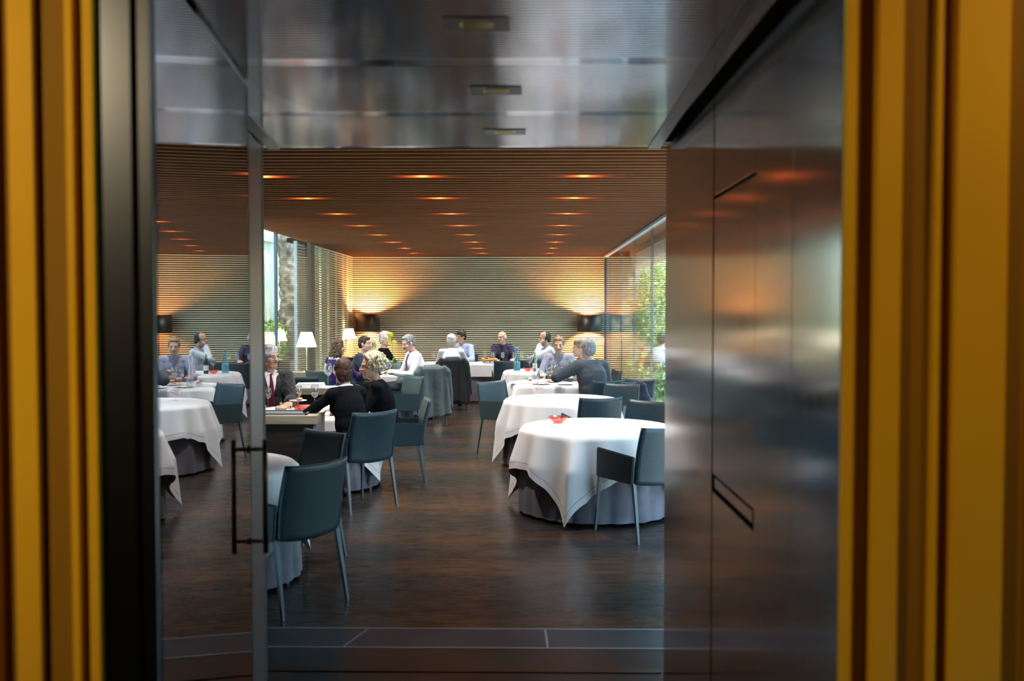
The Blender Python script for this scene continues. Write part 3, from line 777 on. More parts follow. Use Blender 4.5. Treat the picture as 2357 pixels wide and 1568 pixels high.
def person(label, x, y, fx, fy, seat=.47, s=1.0, lean=.10, side=0, head=(0,0,0), female=False, skin='fair',
           top='shirt', topm=None, inner=None, botm=None, hair='short', hairm=None, hands=((-.2,.42,.77),(.2,.42,.77)), hints=None,
           tie=None, glasses=False, stache=None, vox=.011, fingers=True, collar=None, twist=0, shoe=None, beard=None, boots=None, scarf=None):
    T = thing('person', label, 'person', (x, y, 0), yaw_of(fx, fy), None)
    wf = .84 if female else 1.0
    P = Vector((0, 0, seat + .105)); a = lean
    fr = Vector((0, math.cos(a), -math.sin(a))); up = Vector((math.sin(side), math.sin(a), math.cos(a))).normalized(); rt = Vector((1,0,0))
    RT = Matrix.Rotation(twist, 3, 'Z'); rts = RT @ rt; frs = RT @ fr
    Nk = P + up*.475*s
    HM = (Matrix.Translation(Nk + up*.055*s + frs*.022*s) @ Matrix.Rotation(head[0], 4, 'Z') @ Matrix.Rotation(-head[1], 4, 'X') @ Matrix.Rotation(head[2], 4, 'Y') @ Matrix.Translation((0, .012*s, .085*s)) @ Matrix.Scale(s, 4))
    def H(v): return HM @ Vector(v)
    HR = HM.to_3x3().normalized()
    Sh = [P + up*.415*s - rts*.165*wf*s*(1) , P + up*.415*s + rts*.165*wf*s]
    arms = []
    for i in (0, 1):
        hint = (hints[i] if hints else ((-.5 if i == 0 else .5), -.35, -1))
        E, W = ik(Sh[i], hands[i], .285*s, .25*s, hint); arms.append((Sh[i], E, W))
    legs = []
    for i in (0, 1):
        sx = -1 if i == 0 else 1
        hip = P + Vector((sx*.09*wf, .02, -.015)); kn = Vector((sx*(.13 if not female else .09), .43*s, seat+.07)); an = Vector((sx*(.13 if not female else .09), .38*s, .085))
        legs.append((hip, kn, an))
    def torso(bm, g, neck=True, belly=0):
        R = Matrix((rts, frs, up)).transposed()
        R0 = Matrix((rt, fr, up)).transposed()
        ell(bm, P + Vector((0,0,.0)), (.168*wf*s+g, .125*s+g, .12+g), R0)
        ell(bm, P + up*.15*s + fr*.01, (.142*wf*s+g, .108*s+g+belly, .14*s+g), R0)
        ell(bm, P + up*.30*s, (.160*wf*s+g, .112*s+g+belly*.4, .15*s+g), R)
        if g > .01: ell(bm, P + up*.27*s - frs*.012, (.166*wf*s+g, .116*s+g, .20*s+g), R); ell(bm, P + up*.13*s, (.160*wf*s+g, .118*s+g, .17*s+g), R0)
        ell(bm, P + up*.40*s - frs*.008, (.150*wf*s+g, .088*s+g, .075*s+g), R)
        if female:
            for sx in (-1, 1): ell(bm, P + up*.30*s + frs*.075 + rts*sx*.07, (.062+g, .055+g, .058+g))
        capsule(bm, Sh[0], Sh[1], .058*s+g, .058*s+g)
        capsule(bm, P + up*.43*s, Nk + up*.01, .075*s+g*.6, .055*s+g*.3)
    def arm_s(bm, g, i, upto=1.0):
        S_, E, W = arms[i]
        capsule(bm, S_, E, .053*s*wf+g, .042*s*wf+g)
        Wq = E + (W-E)*upto
        capsule(bm, E, Wq, .041*s*wf+g, (.041+(.027-.041)*upto)*s*wf+g)
    def leg_s(bm, g):
        for hip, kn, an in legs:
            capsule(bm, hip, kn, .085*s+g, .060*s+g); capsule(bm, kn, an, .056*s+g, .040*s+g)
    # ---- body: torso, head, arms, hands, legs as one continuous skin
    bm = NB(); torso(bm, -.004); leg_s(bm, -.008)
    capsule(bm, Nk - up*.02, H((0,-.015,-.05)), .054*s, .052*s)
    ell(bm, H((0,-.012,.040)), (.074*s,.092*s,.084*s), HR); ell(bm, H((0,.022,-.030)), (.060*s,.066*s,.078*s), HR)
    ell(bm, H((0,.052,-.082)), (.034*s,.034*s,.026*s), HR)                       # chin
    capsule(bm, H((-.045,.0,-.060)), H((-.02,.055,-.082)), .022*s, .020*s, 10); capsule(bm, H((.045,.0,-.060)), H((.02,.055,-.082)), .022*s, .020*s, 10)
    capsule(bm, H((0,.082,.020)), H((0,.106,-.020)), .009*s, .014*s, 10)         # nose
    for sx in (-1, 1):
        ell(bm, H((sx*.013,.094,-.022)), (.010*s,.011*s,.008*s), HR, 12)
        capsule(bm, H((sx*.012,.080,.030)), H((sx*.044,.068,.030)), .010*s, .009*s, 10)  # brow
        ell(bm, H((sx*.036,.060,-.018)), (.024*s,.024*s,.022*s), HR, 14)              # cheek
        ell(bm, H((sx*.074,-.008,-.004)), (.009*s,.020*s,.032*s), HR @ Matrix.Rotation(sx*-.25, 3, 'Z'), 14)
    ell(bm, H((0,.082,-.046)), (.024*s,.014*s,.010*s), HR, 14)
    for i in (0, 1):
        arm_s(bm, -.004, i)
        S_, E, W = arms[i]; d = (W-E).normalized()
        upv = Vector((0,0,1)) if abs(d.z) < .8 else Vector((0,1,0))
        sd = d.cross(upv).normalized(); nn = sd.cross(d).normalized()
        R = Matrix((sd, d, nn)).transposed(); sx = -1 if i == 0 else 1
        ell(bm, W + d*.045*s, (.040*s*wf, .050*s, .017*s), R, 16)
        if fingers:
            for k, (o, l) in enumerate(((-.030,.060),(-.011,.075),(.010,.080),(.030,.070))):
                o2 = o*sx*s*wf; b0 = W + d*.075*s + sd*o2; b1 = b0 + (d*.9 - nn*(.30+.1*k % .2))*l*.55*s + sd*o2*.15; b2 = b1 + (d*.5 - nn*.8)*l*.42*s
                capsule(bm, b0, b1, .0095*s, .0088*s, 8); capsule(bm, b1, b2, .0088*s, .0078*s, 8)
            b0 = W + d*.03*s - sd*sx*.030*s*-1*-1; b1 = b0 - sd*sx*.028*s + d*.028*s - nn*.012*s; b2 = b1 + d*.030*s - nn*.012*s
            capsule(bm, b0, b1, .012*s, .010*s, 8); capsule(bm, b1, b2, .010*s, .0085*s, 8)
    for hip, kn, an in legs:
        capsule(bm, an - Vector((0,.03,.035)), an + Vector((0,.15,-.045)), .036, .030)
    b_ = remesh(bm, vox*.62 if fingers else vox, smooth=2)
    body = obj('body', b_, SKIN[skin], T, True)
    # ---- face details
    for sx in (-1, 1):
        bm = NB(); ell(bm, H((sx*.030,.0735,.010)), (.0125*s,.0085*s,.0058*s), HR, 14); ey = obj('eye', bm, M['eye'], T, True)
        bm = NB(); ell(bm, H((sx*.030,.0815,.010)), (.0058*s,.0035*s,.0058*s), HR, 10); obj('iris', bm, M['iris'], ey, True)
        bm = NB(); capsule(bm, H((sx*.014,.0865,.034)), H((sx*.045,.0755,.034)), .0042*s, .003*s, 8); obj('eyebrow', bm, hairm, T, True)
    bm = NB(); capsule(bm, H((-.019,.0895,-.047)), H((.019,.0895,-.047)), .0055*s, .0055*s, 8); capsule(bm, H((0,.094,-.046)), H((0,.094,-.050)), .006*s, .007*s, 8); obj('lips', bm, M['lip'], T, True)
    if stache:
        bm = NB(); capsule(bm, H((0,.098,-.036)), H((-.028,.088,-.042)), .0085*s, .005*s, 8); capsule(bm, H((0,.098,-.036)), H((.028,.088,-.042)), .0085*s, .005*s, 8)
        obj('moustache', bm, stache, T, True)
    if beard:
        bm = NB(); ell(bm, H((0,.040,-.078)), (.050*s,.052*s,.034*s), HR); ell(bm, H((-.045,.01,-.05)), (.022*s,.03*s,.04*s), HR); ell(bm, H((.045,.01,-.05)), (.022*s,.03*s,.04*s), HR)
        obj('beard', remesh(bm, .007, .006, TEXF), beard, T, True)
    if glasses:
        g_ = bpy.data.objects.new('spectacles', None); COL.objects.link(g_); g_.parent = T
        bm = NB()
        for sx in (-1, 1):
            ring_p = [H((sx*.031+.020*math.cos(t_), .096, .006+.011*math.sin(t_))) for t_ in [2*PI*k/18 for k in range(19)]]
            tube(bm, ring_p, .0013*s, 6, False); tube(bm, [H((sx*.052,.094,.012)), H((sx*.078,.0,.012))], .0016*s, 6)
        tube(bm, [H((-.010,.098,.010)), H((.010,.098,.010))], .0017*s, 6); obj('frame', bm, M['frame'], g_, True)
        for sx in (-1, 1):
            bm = NB(); ell(bm, H((sx*.031,.096,.008)), (.020*s,.0012*s,.013*s), HR, 14); obj('lens', bm, M['glass'], g_, True)
    # ---- hair
    bm = NB(); dsp = .010; tx = TEXF; vx = .0075
    if hair in ('short', 'full', 'long', 'bob'):
        t_ = {'short': .004, 'full': .011, 'long': .012, 'bob': .009}[hair]
        ell(bm, H((0,-.020,.050)), ((.076+t_)*s,(.090+t_)*s,(.082+t_)*s), HR)
        ell(bm, H((0,-.050,.005)), ((.070+t_)*s,(.060+t_)*s,(.075+t_)*s), HR)
        ell(bm, H((0,.024,.094)), ((.056+t_)*s,(.050)*s,(.026+t_)*s), HR)
        for sx in (-1, 1): capsule(bm, H((sx*.071,.018,.045)), H((sx*.072,.010,.010)), (.012+t_*.5)*s, .008*s, 8)
    if hair == 'bob': ell(bm, H((0,-.055,-.035)), (.072*s,.055*s,.060*s), HR)
    if hair == 'long':
        for k in range(9):
            q = -PI + PI*k/8
            px_, py_ = .075*math.cos(q), .072*math.sin(q) - .005
            capsule(bm, H((px_, py_-.01, .04)), H((px_*1.45, py_*1.25-.02, -.10)), .030*s, .034*s, 10); capsule(bm, H((px_*1.45, py_*1.25-.02, -.10)), H((px_*1.25, py_*1.2-.035, -.215)), .034*s, .020*s, 10)
        dsp = .026
    if hair == 'curly':
        rnd = random.Random(3)
        for k in range(230):
            q = rnd.uniform(0, 2*PI); e = rnd.uniform(-.75, 1.45)
            v = Vector((.094*math.cos(e)*math.cos(q), -.022+.104*math.cos(e)*math.sin(q), .036+.098*math.sin(e)))
            if v.y > .042 and v.z < .082: continue
            v = Vector((v.x*1.22, v.y*1.18-.008, v.z*1.12))
            ell(bm, H(v), (rnd.uniform(.011,.019)*s,)*3, None, 10)
        ell(bm, H((0,-.034,.042)), (.104*s,.100*s,.104*s), HR)
        dsp = .020; vx = .006
    if hair == 'fringe':
        for sx in (-1, 1): ell(bm, H((sx*.062,-.030,.012)), (.020*s,.050*s,.042*s), HR)
        ell(bm, H((0,-.072,.008)), (.062*s,.034*s,.046*s), HR); dsp = .006
    if hair == 'receding':
        ell(bm, H((0,-.036,.044)), (.080*s,.084*s,.082*s), HR); ell(bm, H((0,-.060,-.015)), (.072*s,.052*s,.065*s), HR)
        for sx in (-1, 1): ell(bm, H((sx*.068,-.015,.010)), (.018*s,.038*s,.045*s), HR)
        dsp = .012
    obj('hair', remesh(bm, vx, dsp, tx, 1), hairm, T, True)
    # ---- clothes
    botm = botm or M['trouser']
    bm = NB(); leg_s(bm, .010); ell(bm, P + Vector((0,0,-.01)), (.178*wf*s,.135*s,.118)); obj('trousers', remesh(bm, .014, .012), botm, T, True)
    for hip, kn, an in legs:
        bm = NB(); capsule(bm, an - Vector((0,.035,.042)), an + Vector((0,.165,-.052)), .043, .033); 
        if boots: capsule(bm, an, an + Vector((0,.02,.22)), .048, .062)
        bm2 = remesh(bm, .011)
        for v in bm2.verts: v.co.z = max(v.co.z, .002)
        obj('boot' if boots else 'shoe', bm2, boots or M['shoe'], T, True)
    g = .012
    def low(bm, gg): pass
    shirt_mat = topm if top == 'shirt' else (inner or M['white_shirt'])
    bm = NB(); torso(bm, g)
    for i in (0, 1): arm_s(bm, g*1.1, i, .93)
    def neckcut(co): return (co - Nk).dot(up) > .010 and ((co - Nk) - up*(co - Nk).dot(up)).length < .10
    obj('shirt' if not female else 'blouse', remesh(bm, vox, .016, smooth=2, cut=neckcut), shirt_mat, T, True)
    if top == 'jacket':
        bm = NB(); torso(bm, .026)
        for i in (0, 1): arm_s(bm, .030, i, .86)
        V0 = P + up*.22*s
        def cutj(co):
            r = co - V0; h_ = r.dot(up); f_ = r.dot(frs); x_ = abs(r.dot(rts))
            rn = (co - Nk) - up*(co - Nk).dot(up)
            return ((co - Nk).dot(up) > -.012 and rn.length < .085) or (0 < h_ < .26 and f_ > .03 and x_ < .010 + h_*.27)
        jk = obj('jacket', remesh(bm, vox, .022, smooth=2, cut=cutj), topm, T, True)
        sol = jk.modifiers.new('cloth_thickness', 'SOLIDIFY'); sol.thickness = .004
        bm = NB()
        for sx in (-1, 1):
            q0 = P + up*.24*s + frs*.142*s + rts*sx*.015; q1 = P + up*.40*s + frs*.100*s + rts*sx*.068*s; q2 = P + up*.462*s + frs*.02*s + rts*sx*.075*s
            tube(bm, [q0, q0.lerp(q1, .5) + frs*.012 + rts*sx*.012, q1, q2], [.008, .019, .020, .013], 8)
        obj('lapel', bm, topm, jk, True)
    if collar is not None or top == 'jacket':
        bm = NB(); cm = collar or shirt_mat
        pts = []
        for k in range(17):
            q = -PI*.44 + 2*PI*.94*k/16 + PI*.53 + .0
            pts.append(Nk + rts*(.062*s*math.cos(q)) + frs*(.060*s*math.sin(q)) - up*(.012 if math.sin(q) > .5 else -.006))
        tube(bm, pts, .010*s, 8)
        for sx in (-1, 1): tube(bm, [Nk + frs*.064*s + rts*sx*.012 - up*.010, Nk + frs*.078*s + rts*sx*.045 - up*.045], [.013, .004], 6)
        obj('collar', bm, cm, T, True)
    if tie:
        bm = NB(); pk = [(Nk + frs*.075*s - up*.018, .014), (Nk + frs*.088*s - up*.04, .011), (P + up*.36*s + frs*.128*s, .020), (P + up*.24*s + frs*.146*s, .028), (P + up*.12*s + frs*.136*s, .036), (P + up*.085*s + frs*.136*s, .006)]
        prev = None; first = None
        for c_, w_ in pk:
            r_ = [bm.verts.new(c_ + rts*a_*w_ + frs*b_*.005) for a_, b_ in ((-1,-1),(1,-1),(.85,1),(-.85,1))]
            if prev: bridge(bm, prev, r_)
            else: first = r_
            prev = r_
        bm.faces.new(first[::-1]); bm.faces.new(prev); obj('necktie', bm, tie, T, False)
    if scarf:
        bm = NB(); pts = [Nk + rts*.085*math.cos(q) + frs*.085*math.sin(q) - up*.02 for q in [2*PI*k/16 for k in range(17)]]
        tube(bm, pts, .028, 8); capsule(bm, Nk + rts*.07 - frs*.05 - up*.02, Nk + rts*.12 - frs*.06 - up*.20, .035, .045)
        obj('scarf', remesh(bm, .010, .02), scarf, T, True)
    return T

M['trouser'] = fabric('dark_trousers', (.02,.022,.028)); M['shoe'] = mat('black_shoe', (.012,.011,.011), .3)
M['white_shirt'] = fabric('white_shirt', (.82,.83,.86)); blk = mat('black_knit', (.0025,.0035,.006), .9, spec=.12); 
grey_h = hair_mat('grey_hair', (.30,.31,.33), (.62,.63,.66)); silver = hair_mat('silver_hair', (.55,.55,.52), (.8,.8,.78))
dark_h = hair_mat('dark_hair', (.012,.009,.008), (.05,.04,.035)); brown = hair_mat('brown_hair', (.05,.025,.012), (.14,.075,.035))
blonde = hair_mat('blonde_curls', (.42,.35,.20), (.78,.72,.52)); dbrown = hair_mat('dark_auburn_hair', (.035,.014,.010), (.09,.035,.022))
saltp = hair_mat('salt_pepper_hair', (.18,.19,.21), (.33,.35,.37)); lbrown = hair_mat('light_brown_hair', (.20,.13,.07), (.36,.25,.15))
person('grey-haired man in spectacles, dark pinstriped suit and wine red tie at the left', -2.70, 10.0, .42, -.90, s=1.04, seat=.47, lean=.06, head=(.45,-.02,0), skin='tan',
       top='jacket', topm=fabric('pinstripe_suit', (.012,.014,.020), ((.045,.05,.06), .9), 150), hair='full', hairm=grey_h, tie=fabric('wine_tie', (.10,.006,.03)), glasses=True,
       stache=saltp, hands=((-.12,.46,.77),(.20,.44,.77)), vox=.010)
person('dark-haired woman in a black top, seen from behind with elbows on the table', -1.53, 8.40, -.62, .78, s=.98, lean=.28, head=(-.30,.02,0), female=True, skin='fair', topm=blk, hair='bob', hairm=dbrown,
       hands=((-.22,.50,.77),(.16,.52,.77)), hints=((-1,-.2,-.6),(1,-.2,-.6)), collar=M['white_shirt'], vox=.010)
person('curly blonde woman in black leaning towards her dark-haired neighbour', -1.33, 9.12, -.92, -.05, s=.99, lean=.22, head=(.35,.05,0), female=True, skin='tan', topm=blk, hair='curly', hairm=blonde,
       hands=((-.20,.45,.77),(.10,.42,.77)), boots=mat('olive_suede_boot', (.16,.13,.06), .8), vox=.010)
person('woman with long wavy brown hair in a purple top, seen from behind', -2.76, 13.78, .45, .90, lean=.08, s=.95, head=(-.5,0,0), female=True, topm=fabric('purple_top', (.05,.018,.14)), hair='long', hairm=brown,
       scarf=M['white_shirt'], fingers=False)
person('dark-haired man in a striped navy shirt facing right in profile', -2.55, 14.55, .97, -.12, lean=.12, head=(-.12,.05,0), skin='pink', topm=fabric('navy_striped_shirt', (.018,.022,.05), ((.05,.06,.12), .3), 260), hair='short', hairm=dark_h, fingers=False)
person('grey-blond man in a black top facing right behind the orchids', -2.42, 16.1, .95, -.1, s=1.03, lean=.04, head=(-.15,0,0), skin='pink', topm=blk, hair='full', hairm=silver, fingers=False)
person('grey-haired man in a white shirt and purple tie bent over his plate', -1.62, 14.33, -.86, -.42, s=1.03, seat=.49, lean=.16, head=(.15,.34,0), skin='pink', topm=M['white_shirt'], hair='short', hairm=saltp, stache=dark_h,
       tie=fabric('purple_tie', (.14,.06,.16)), collar=M['white_shirt'], hands=((-.16,.42,.78),(.16,.40,.78)))
person('white-haired man in a white shirt seen from behind at the long table', -1.30, 16.62, -.02, 1, s=.97, lean=.20, head=(-.1,.02,0), topm=M['white_shirt'], hair='full', hairm=silver, fingers=False, hands=((-.2,.42,.77),(.16,.34,.98)))
person('dark-haired man in a pale blue shirt behind the long table', -1.22, 18.42, -.25, -1, lean=.05, head=(.55*-1,.10,0), skin='tan', topm=fabric('pale_blue_shirt', (.42,.55,.80)), hair='full', hairm=dark_h, collar=fabric('pale_blue_collar', (.42,.55,.80)), fingers=False, hands=((-.2,.40,.77),(.10,.26,1.02)))
person('balding man with glasses in a navy shirt behind the long table', -.45, 18.45, -.05, -1, s=.97, lean=.02, head=(-.55,.03,0), skin='pink', topm=fabric('navy_shirt', (.035,.035,.085)), hair='fringe', hairm=silver, glasses=True,
       tie=fabric('black_tie', (.006,.006,.008)), collar=fabric('navy_collar', (.06,.065,.14)), hands=((-.24,.36,.77),(.10,.42,.77)))
person('dark-haired bearded man in a striped white shirt with his hand at his mouth', .42, 16.78, -.92, -.30, s=1.03, lean=.10, head=(.1,.08,0), skin='tan', topm=fabric('striped_white_shirt', (.80,.80,.84), ((.28,.33,.50), .55), 210), hair='receding', hairm=dark_h,
       beard=saltp, collar=M['white_shirt'], hands=((-.05,.20,1.10),(.12,.40,.77)), hints=((-.4,.6,-1),(.5,-.3,-1)))
person('brown-haired man in a grey-blue sweater looking down at the food', .50, 14.22, -.10, -1, lean=.10, s=1.02, head=(.05,.20,.06), skin='pink', topm=fabric('grey_blue_sweater', (.30,.31,.42)), hair='short', hairm=lbrown, collar=fabric('blue_shirt_collar', (.45,.55,.75)),
       hands=((-.10,.34,.84),(.22,.42,.78)))
person('woman with light brown hair half hidden behind the suited man', .86, 13.45, -1, -.15, s=.98, lean=.15, head=(.25,.05,0), female=True, topm=fabric('taupe_top', (.20,.17,.15)), hair='bob', hairm=lbrown, fingers=False)
person('grey-haired man in a dark grey suit seen from behind at the third right table', .86, 12.0, -.42, .91, s=1.06, lean=.24, head=(.05,.02,0), skin='fair', top='jacket', topm=fabric('charcoal_grey_suit', (.055,.068,.082)), hair='full', hairm=saltp,
       hands=((-.30,.40,.94),(.20,.42,.78)), hints=((-1,-.1,-.5),(.6,-.3,-1)))
person('person in a blue-striped shirt on the terrace, cut by the steel wall', 2.24, 16.6, .7, .7, lean=.35, s=1.05, topm=fabric('blue_striped_shirt', (.72,.75,.80), ((.20,.28,.50), .4), 190), hair='short', hairm=dark_h, fingers=False)

# ================================================================== GARMENTS over the chairs
def draped_jacket(ch_, label, m, zb, wide, seed):
    rnd = random.Random(seed); bm = NB()
    n = 40; prev = None; first = None
    for k in range(19):
        v = k/18; z = .885 - (.885-zb)*v
        hw = (.215 + .05*min(1, v*5)) * (1 + (wide-1)*v); hd = .055 + .045*v
        yc = -.325 - .02*v + .02*math.sin(v*3)
        if k == 0: hw *= .7; hd *= .5
        r_ = []
        for i in range(n):
            q = 2*PI*i/n; f = 1 + min(1, v*2)*(.42*math.cos(11*q+seed) + .28*math.cos(5*q+2*seed))
            cx, sy_ = math.cos(q), math.sin(q)
            r_.append(bm.verts.new((hw*abs(cx)**.7*(1 if cx > 0 else -1), yc + hd*f*abs(sy_)**.8*(1 if sy_ > 0 else -1), z + .02*v*math.cos(3*q+seed))))
        if prev: bridge(bm, prev, r_)
        else: first = r_
        prev = r_
    bm.faces.new(first[::-1]); bm.faces.new(prev)
    for sx in (-1, 1):
        capsule(bm, (sx*.19,-.33,.845), (sx*.235,-.34,.79), .05, .055); capsule(bm, (sx*.235,-.34,.79), (sx*.275,-.33,.52), .055, .048); capsule(bm, (sx*.275,-.33,.52), (sx*.285,-.32,.30), .048, .050)
    capsule(bm, (-.10,-.30,.885), (.10,-.30,.885), .026, .026)
    b_ = remesh(bm, .011, .014, smooth=2)
    o = obj('jacket', b_, m, None, True); o.location = ch_.location; o.rotation_euler = ch_.rotation_euler
    tag(o, label, 'jacket')
    return o
draped_jacket(cj1, 'grey-green jacket hanging over the back of a chair beside the man in the purple tie', fabric('grey_green_wool', (.085,.115,.125)), .16, 1.12, 2)
draped_jacket(cj2, 'black jacket hanging over the chair of the white-haired man', fabric('black_wool', (.010,.012,.017)), .14, 1.2, 5)
b_ = NB()
ell(b_, (1.27,11.33,.80), (.14,.10,.06)); capsule(b_, (1.18,11.33,.80), (1.10,11.28,.48), .06, .05); capsule(b_, (1.36,11.30,.80), (1.44,11.26,.55), .07, .06); ell(b_, (1.30,11.28,.64), (.13,.06,.16)); capsule(b_, (1.22,11.25,.62), (1.34,11.24,.40), .07, .06)
tag(obj('coat', remesh(b_, .010, .05), fabric('blue_coat', (.012,.018,.035)), None, True), 'dark navy coat heaped over the chair back by the right glazing', 'coat')
b_ = NB(); capsule(b_, (1.98,16.3,1.05), (1.93,16.28,.45), .03, .07)
tag(obj('scarf', remesh(b_, .010, .03), noise_col(fabric('red_gold_scarf', (.4,.03,.04)), (.35,.02,.04), (.5,.35,.08), (12,12,12), lo=.45, hi=.55), None, True), 'red and gold patterned scarf hanging beside the terrace guest', 'scarf')
ct = copy_tree(CH); ct.location = (2.28, 16.55, -.02); ct.rotation_euler = (0, 0, yaw_of(.7,.7)); ct['label'] = 'leather chair on the terrace under the guest in the striped shirt'
# ================================================================== TABLEWARE
TT = .723
def clone(proto, x, y, z, rz=0, label=None, group=None, s=1):
    t = copy_tree(proto); t.location = (x, y, z); t.rotation_euler = (0,0,rz); t.scale = (s,s,s)
    if label: t['label'] = label
    if group: t['group'] = group
    return t
def wine_glass_mesh():
    bm = NB()
    lathe(bm, [(.034,0), (.034,.002), (.005,.006), (.0035,.02), (.0035,.085), (.010,.094), (.030,.112), (.039,.135), (.040,.155), (.036,.185), (.031,.215), (.0300,.215), (.035,.185), (.0388,.155), (.0378,.136), (.029,.114), (.009,.097), (.001,.095)], 24, cap=False)
    return bm
WG = wine_glass_mesh(); gme = bpy.data.meshes.new('wine_glass'); bmesh.ops.recalc_face_normals(WG, faces=WG.faces[:]); WG.to_mesh(gme); WG.free(); gme.materials.append(M['glass'])
for p in gme.polygons: p.use_smooth = True
def wine_mesh(m, lvl):
    bm = NB(); prof = [(.008,.098), (.028,.115), (.036,.134)]
    if lvl > .14: prof.append((.038,.15))
    prof.append((prof[-1][0], prof[-1][1]+.001)); lathe(bm, prof, 20); return bm
def wine_glass(px, py, z, label, wine=None, s=1, name='wine_glass', group=None, lvl=.13):
    X, Y, Z = on(px, py, z)
    t = thing(name, label, 'glass', (X, Y, z), 0, group); t.scale = (s,s,s)
    o = bpy.data.objects.new('bowl_and_stem', gme); COL.objects.link(o); o.parent = t
    if wine: obj('wine', wine_mesh(wine, lvl), wine, t, True)
    return t
wine_glass(613, 941, TT, 'wine glass with a little rose wine before the grey-haired man', M['rose_wine'], 1.0)
wine_glass(598, 944, TT, 'wine glass partly cut by the door edge at the left', None, 1.0)
wine_glass(684, 937, TT, 'wine glass behind the red cake stand', M['rose_wine'], 1.0)
wine_glass(722, 940, TT, 'large empty wine glass next to the dark-haired woman', None, 1.10)
wine_glass(753, 889, .803, 'empty wine glass on the oak console, left of two', None, 1.25)
wine_glass(773, 888, .803, 'empty wine glass on the oak console, right of two', None, 1.15)
wine_glass(886, 856, TT, 'left glass before the orchid pot', None, .95)
wine_glass(897, 860, TT, 'glass with rose wine right of the orchid pot', M['rose_wine'], .95)
wine_glass(988, 850, TT, 'wine glass just right of the man in the purple tie', None, .95) if False else None
for px, lab, wn in ((997, 'wine glass between the white-shirted men', None), (1116, 'leftmost glass on the long back table by the flowers', None), (1134, 'glass before the navy shirt, left one', M['rose_wine']), (1157, 'glass before the navy shirt, right one', None), (1184, 'glass right of the balding man hand', None), (1201, 'glass of white wine on the long back table', M['white_wine'])):
    wine_glass(px, 836, .722, lab, wn, .95)
wine_glass(1219, 852, TT, 'glass of dark red wine behind the red bowl', M['red_wine'], 1.15, lvl=.15)
wine_glass(1272, 852, TT, 'wine glass in front of the man in the sweater, upper one', None, 1.0)
wine_glass(1274, 879, TT, 'tall wine glass beside the orange food plate', M['rose_wine'], 1.1)
wine_glass(1262, 876, TT, 'wine glass left of the orange food plate', None, .9)
wine_glass(1309, 877, TT, 'low wine glass beside the suited man arm', None, .75)
# coupe with pink dessert
X, Y, _ = on(1238, 914, TT); t = thing('dessert_coupe', 'stemmed glass coupe with pink petals on the second right table', 'glass', (X, Y, TT))
bm = NB(); lathe(bm, [(.035,0), (.035,.002), (.004,.006), (.004,.05), (.03,.06), (.055,.075), (.058,.12), (.0565,.12), (.0535,.076), (.03,.062), (.001,.055)], 26, cap=False); obj('bowl_and_stem', bm, M['glass'], t, True)
bm = NB(); rnd = random.Random(2)
for k in range(22): ell(bm, (rnd.uniform(-.032,.032), rnd.uniform(-.032,.032), rnd.uniform(.075,.105)), (.013,.012,.007), None, 8)
obj('petals', bm, mat('pink_petals', (.85,.40,.42), .5), t, True)
def fluted_bowl(px, py, z, label, r=.072, m='red_glass'):
    X, Y, _ = on(px, py, z); t = thing('glass_bowl', label, 'bowl', (X, Y, z))
    bm = NB(); n = 36; prev = None; first = None
    for rr, zz in ((.6*r*.6,0), (.45*r,.004), (.75*r,.028), (1.0*r,.060), (.97*r,.060), (.70*r,.030), (.40*r,.009), (.002,.008)):
        r_ = []
        for i in range(n):
            q = 2*PI*i/n; f = 1 + (.06*(1 if i % 6 < 3 else -1) if zz > .02 else 0)
            r_.append(bm.verts.new((rr*f*math.cos(q), rr*f*math.sin(q), zz)))
        if prev: bridge(bm, prev, r_)
        else: first = r_
        prev = r_
    obj('bowl', bm, M[m], t, True)
    bm = NB(); rnd = random.Random(int(px))
    for k in range(16): ell(bm, (rnd.uniform(-.3,.3)*r, rnd.uniform(-.3,.3)*r, rnd.uniform(.014,.036)), (.012,.011,.007), None, 8)
    obj('petals', bm, M['red_food'], t, True)
fluted_bowl(1285, 975, TT, 'faceted red glass bowl on the nearest right table', .085)
fluted_bowl(1215, 855, TT, 'small red bowl on the fourth right table near the blue bottle', .08)
fluted_bowl(690, 948, TT, 'faceted red glass bowl on the table of the two women', .085)
# cake stand
X, Y, _ = on(684, 945, TT); t = thing('cake_stand', 'white plate on a thin red stem with a small pastry', 'cake stand', (X, Y-.02, TT))
bm = NB(); lathe(bm, [(.045,0), (.045,.004), (.005,.008), (.005,.088)], 20); obj('stem', bm, mat('red_stem', (.55,.03,.03), .3), t, True)
bm = NB(); lathe(bm, [(.01,.088), (.08,.092), (.088,.099), (.084,.099), (.01,.094)], 30); obj('plate', bm, M['porcelain'], t, True)
bm = NB(); ell(bm, (.02,0,.110), (.028,.024,.016), None, 12); ell(bm, (.0,.01,.106), (.02,.02,.012), None, 12); obj('pastry', bm, mat('pastry', (.75,.5,.28), .7), t, True)
# lidded wooden cup
X, Y, _ = on(643, 945, TT); t = thing('butter_dish', 'small pale lidded dish with a knob before the grey-haired man', 'dish', (X, Y, TT))
bm = NB(); lathe(bm, [(.05,0), (.058,.01), (.058,.028), (.05,.034)], 24); obj('dish', bm, mat('pale_wood', (.75,.6,.45), .6), t, True)
bm = NB(); lathe(bm, [(.048,.034), (.04,.040), (.008,.044), (.007,.055), (.014,.064), (.009,.074), (.001,.076)], 24); obj('lid', bm, bpy.data.materials['pale_wood'], t, True)
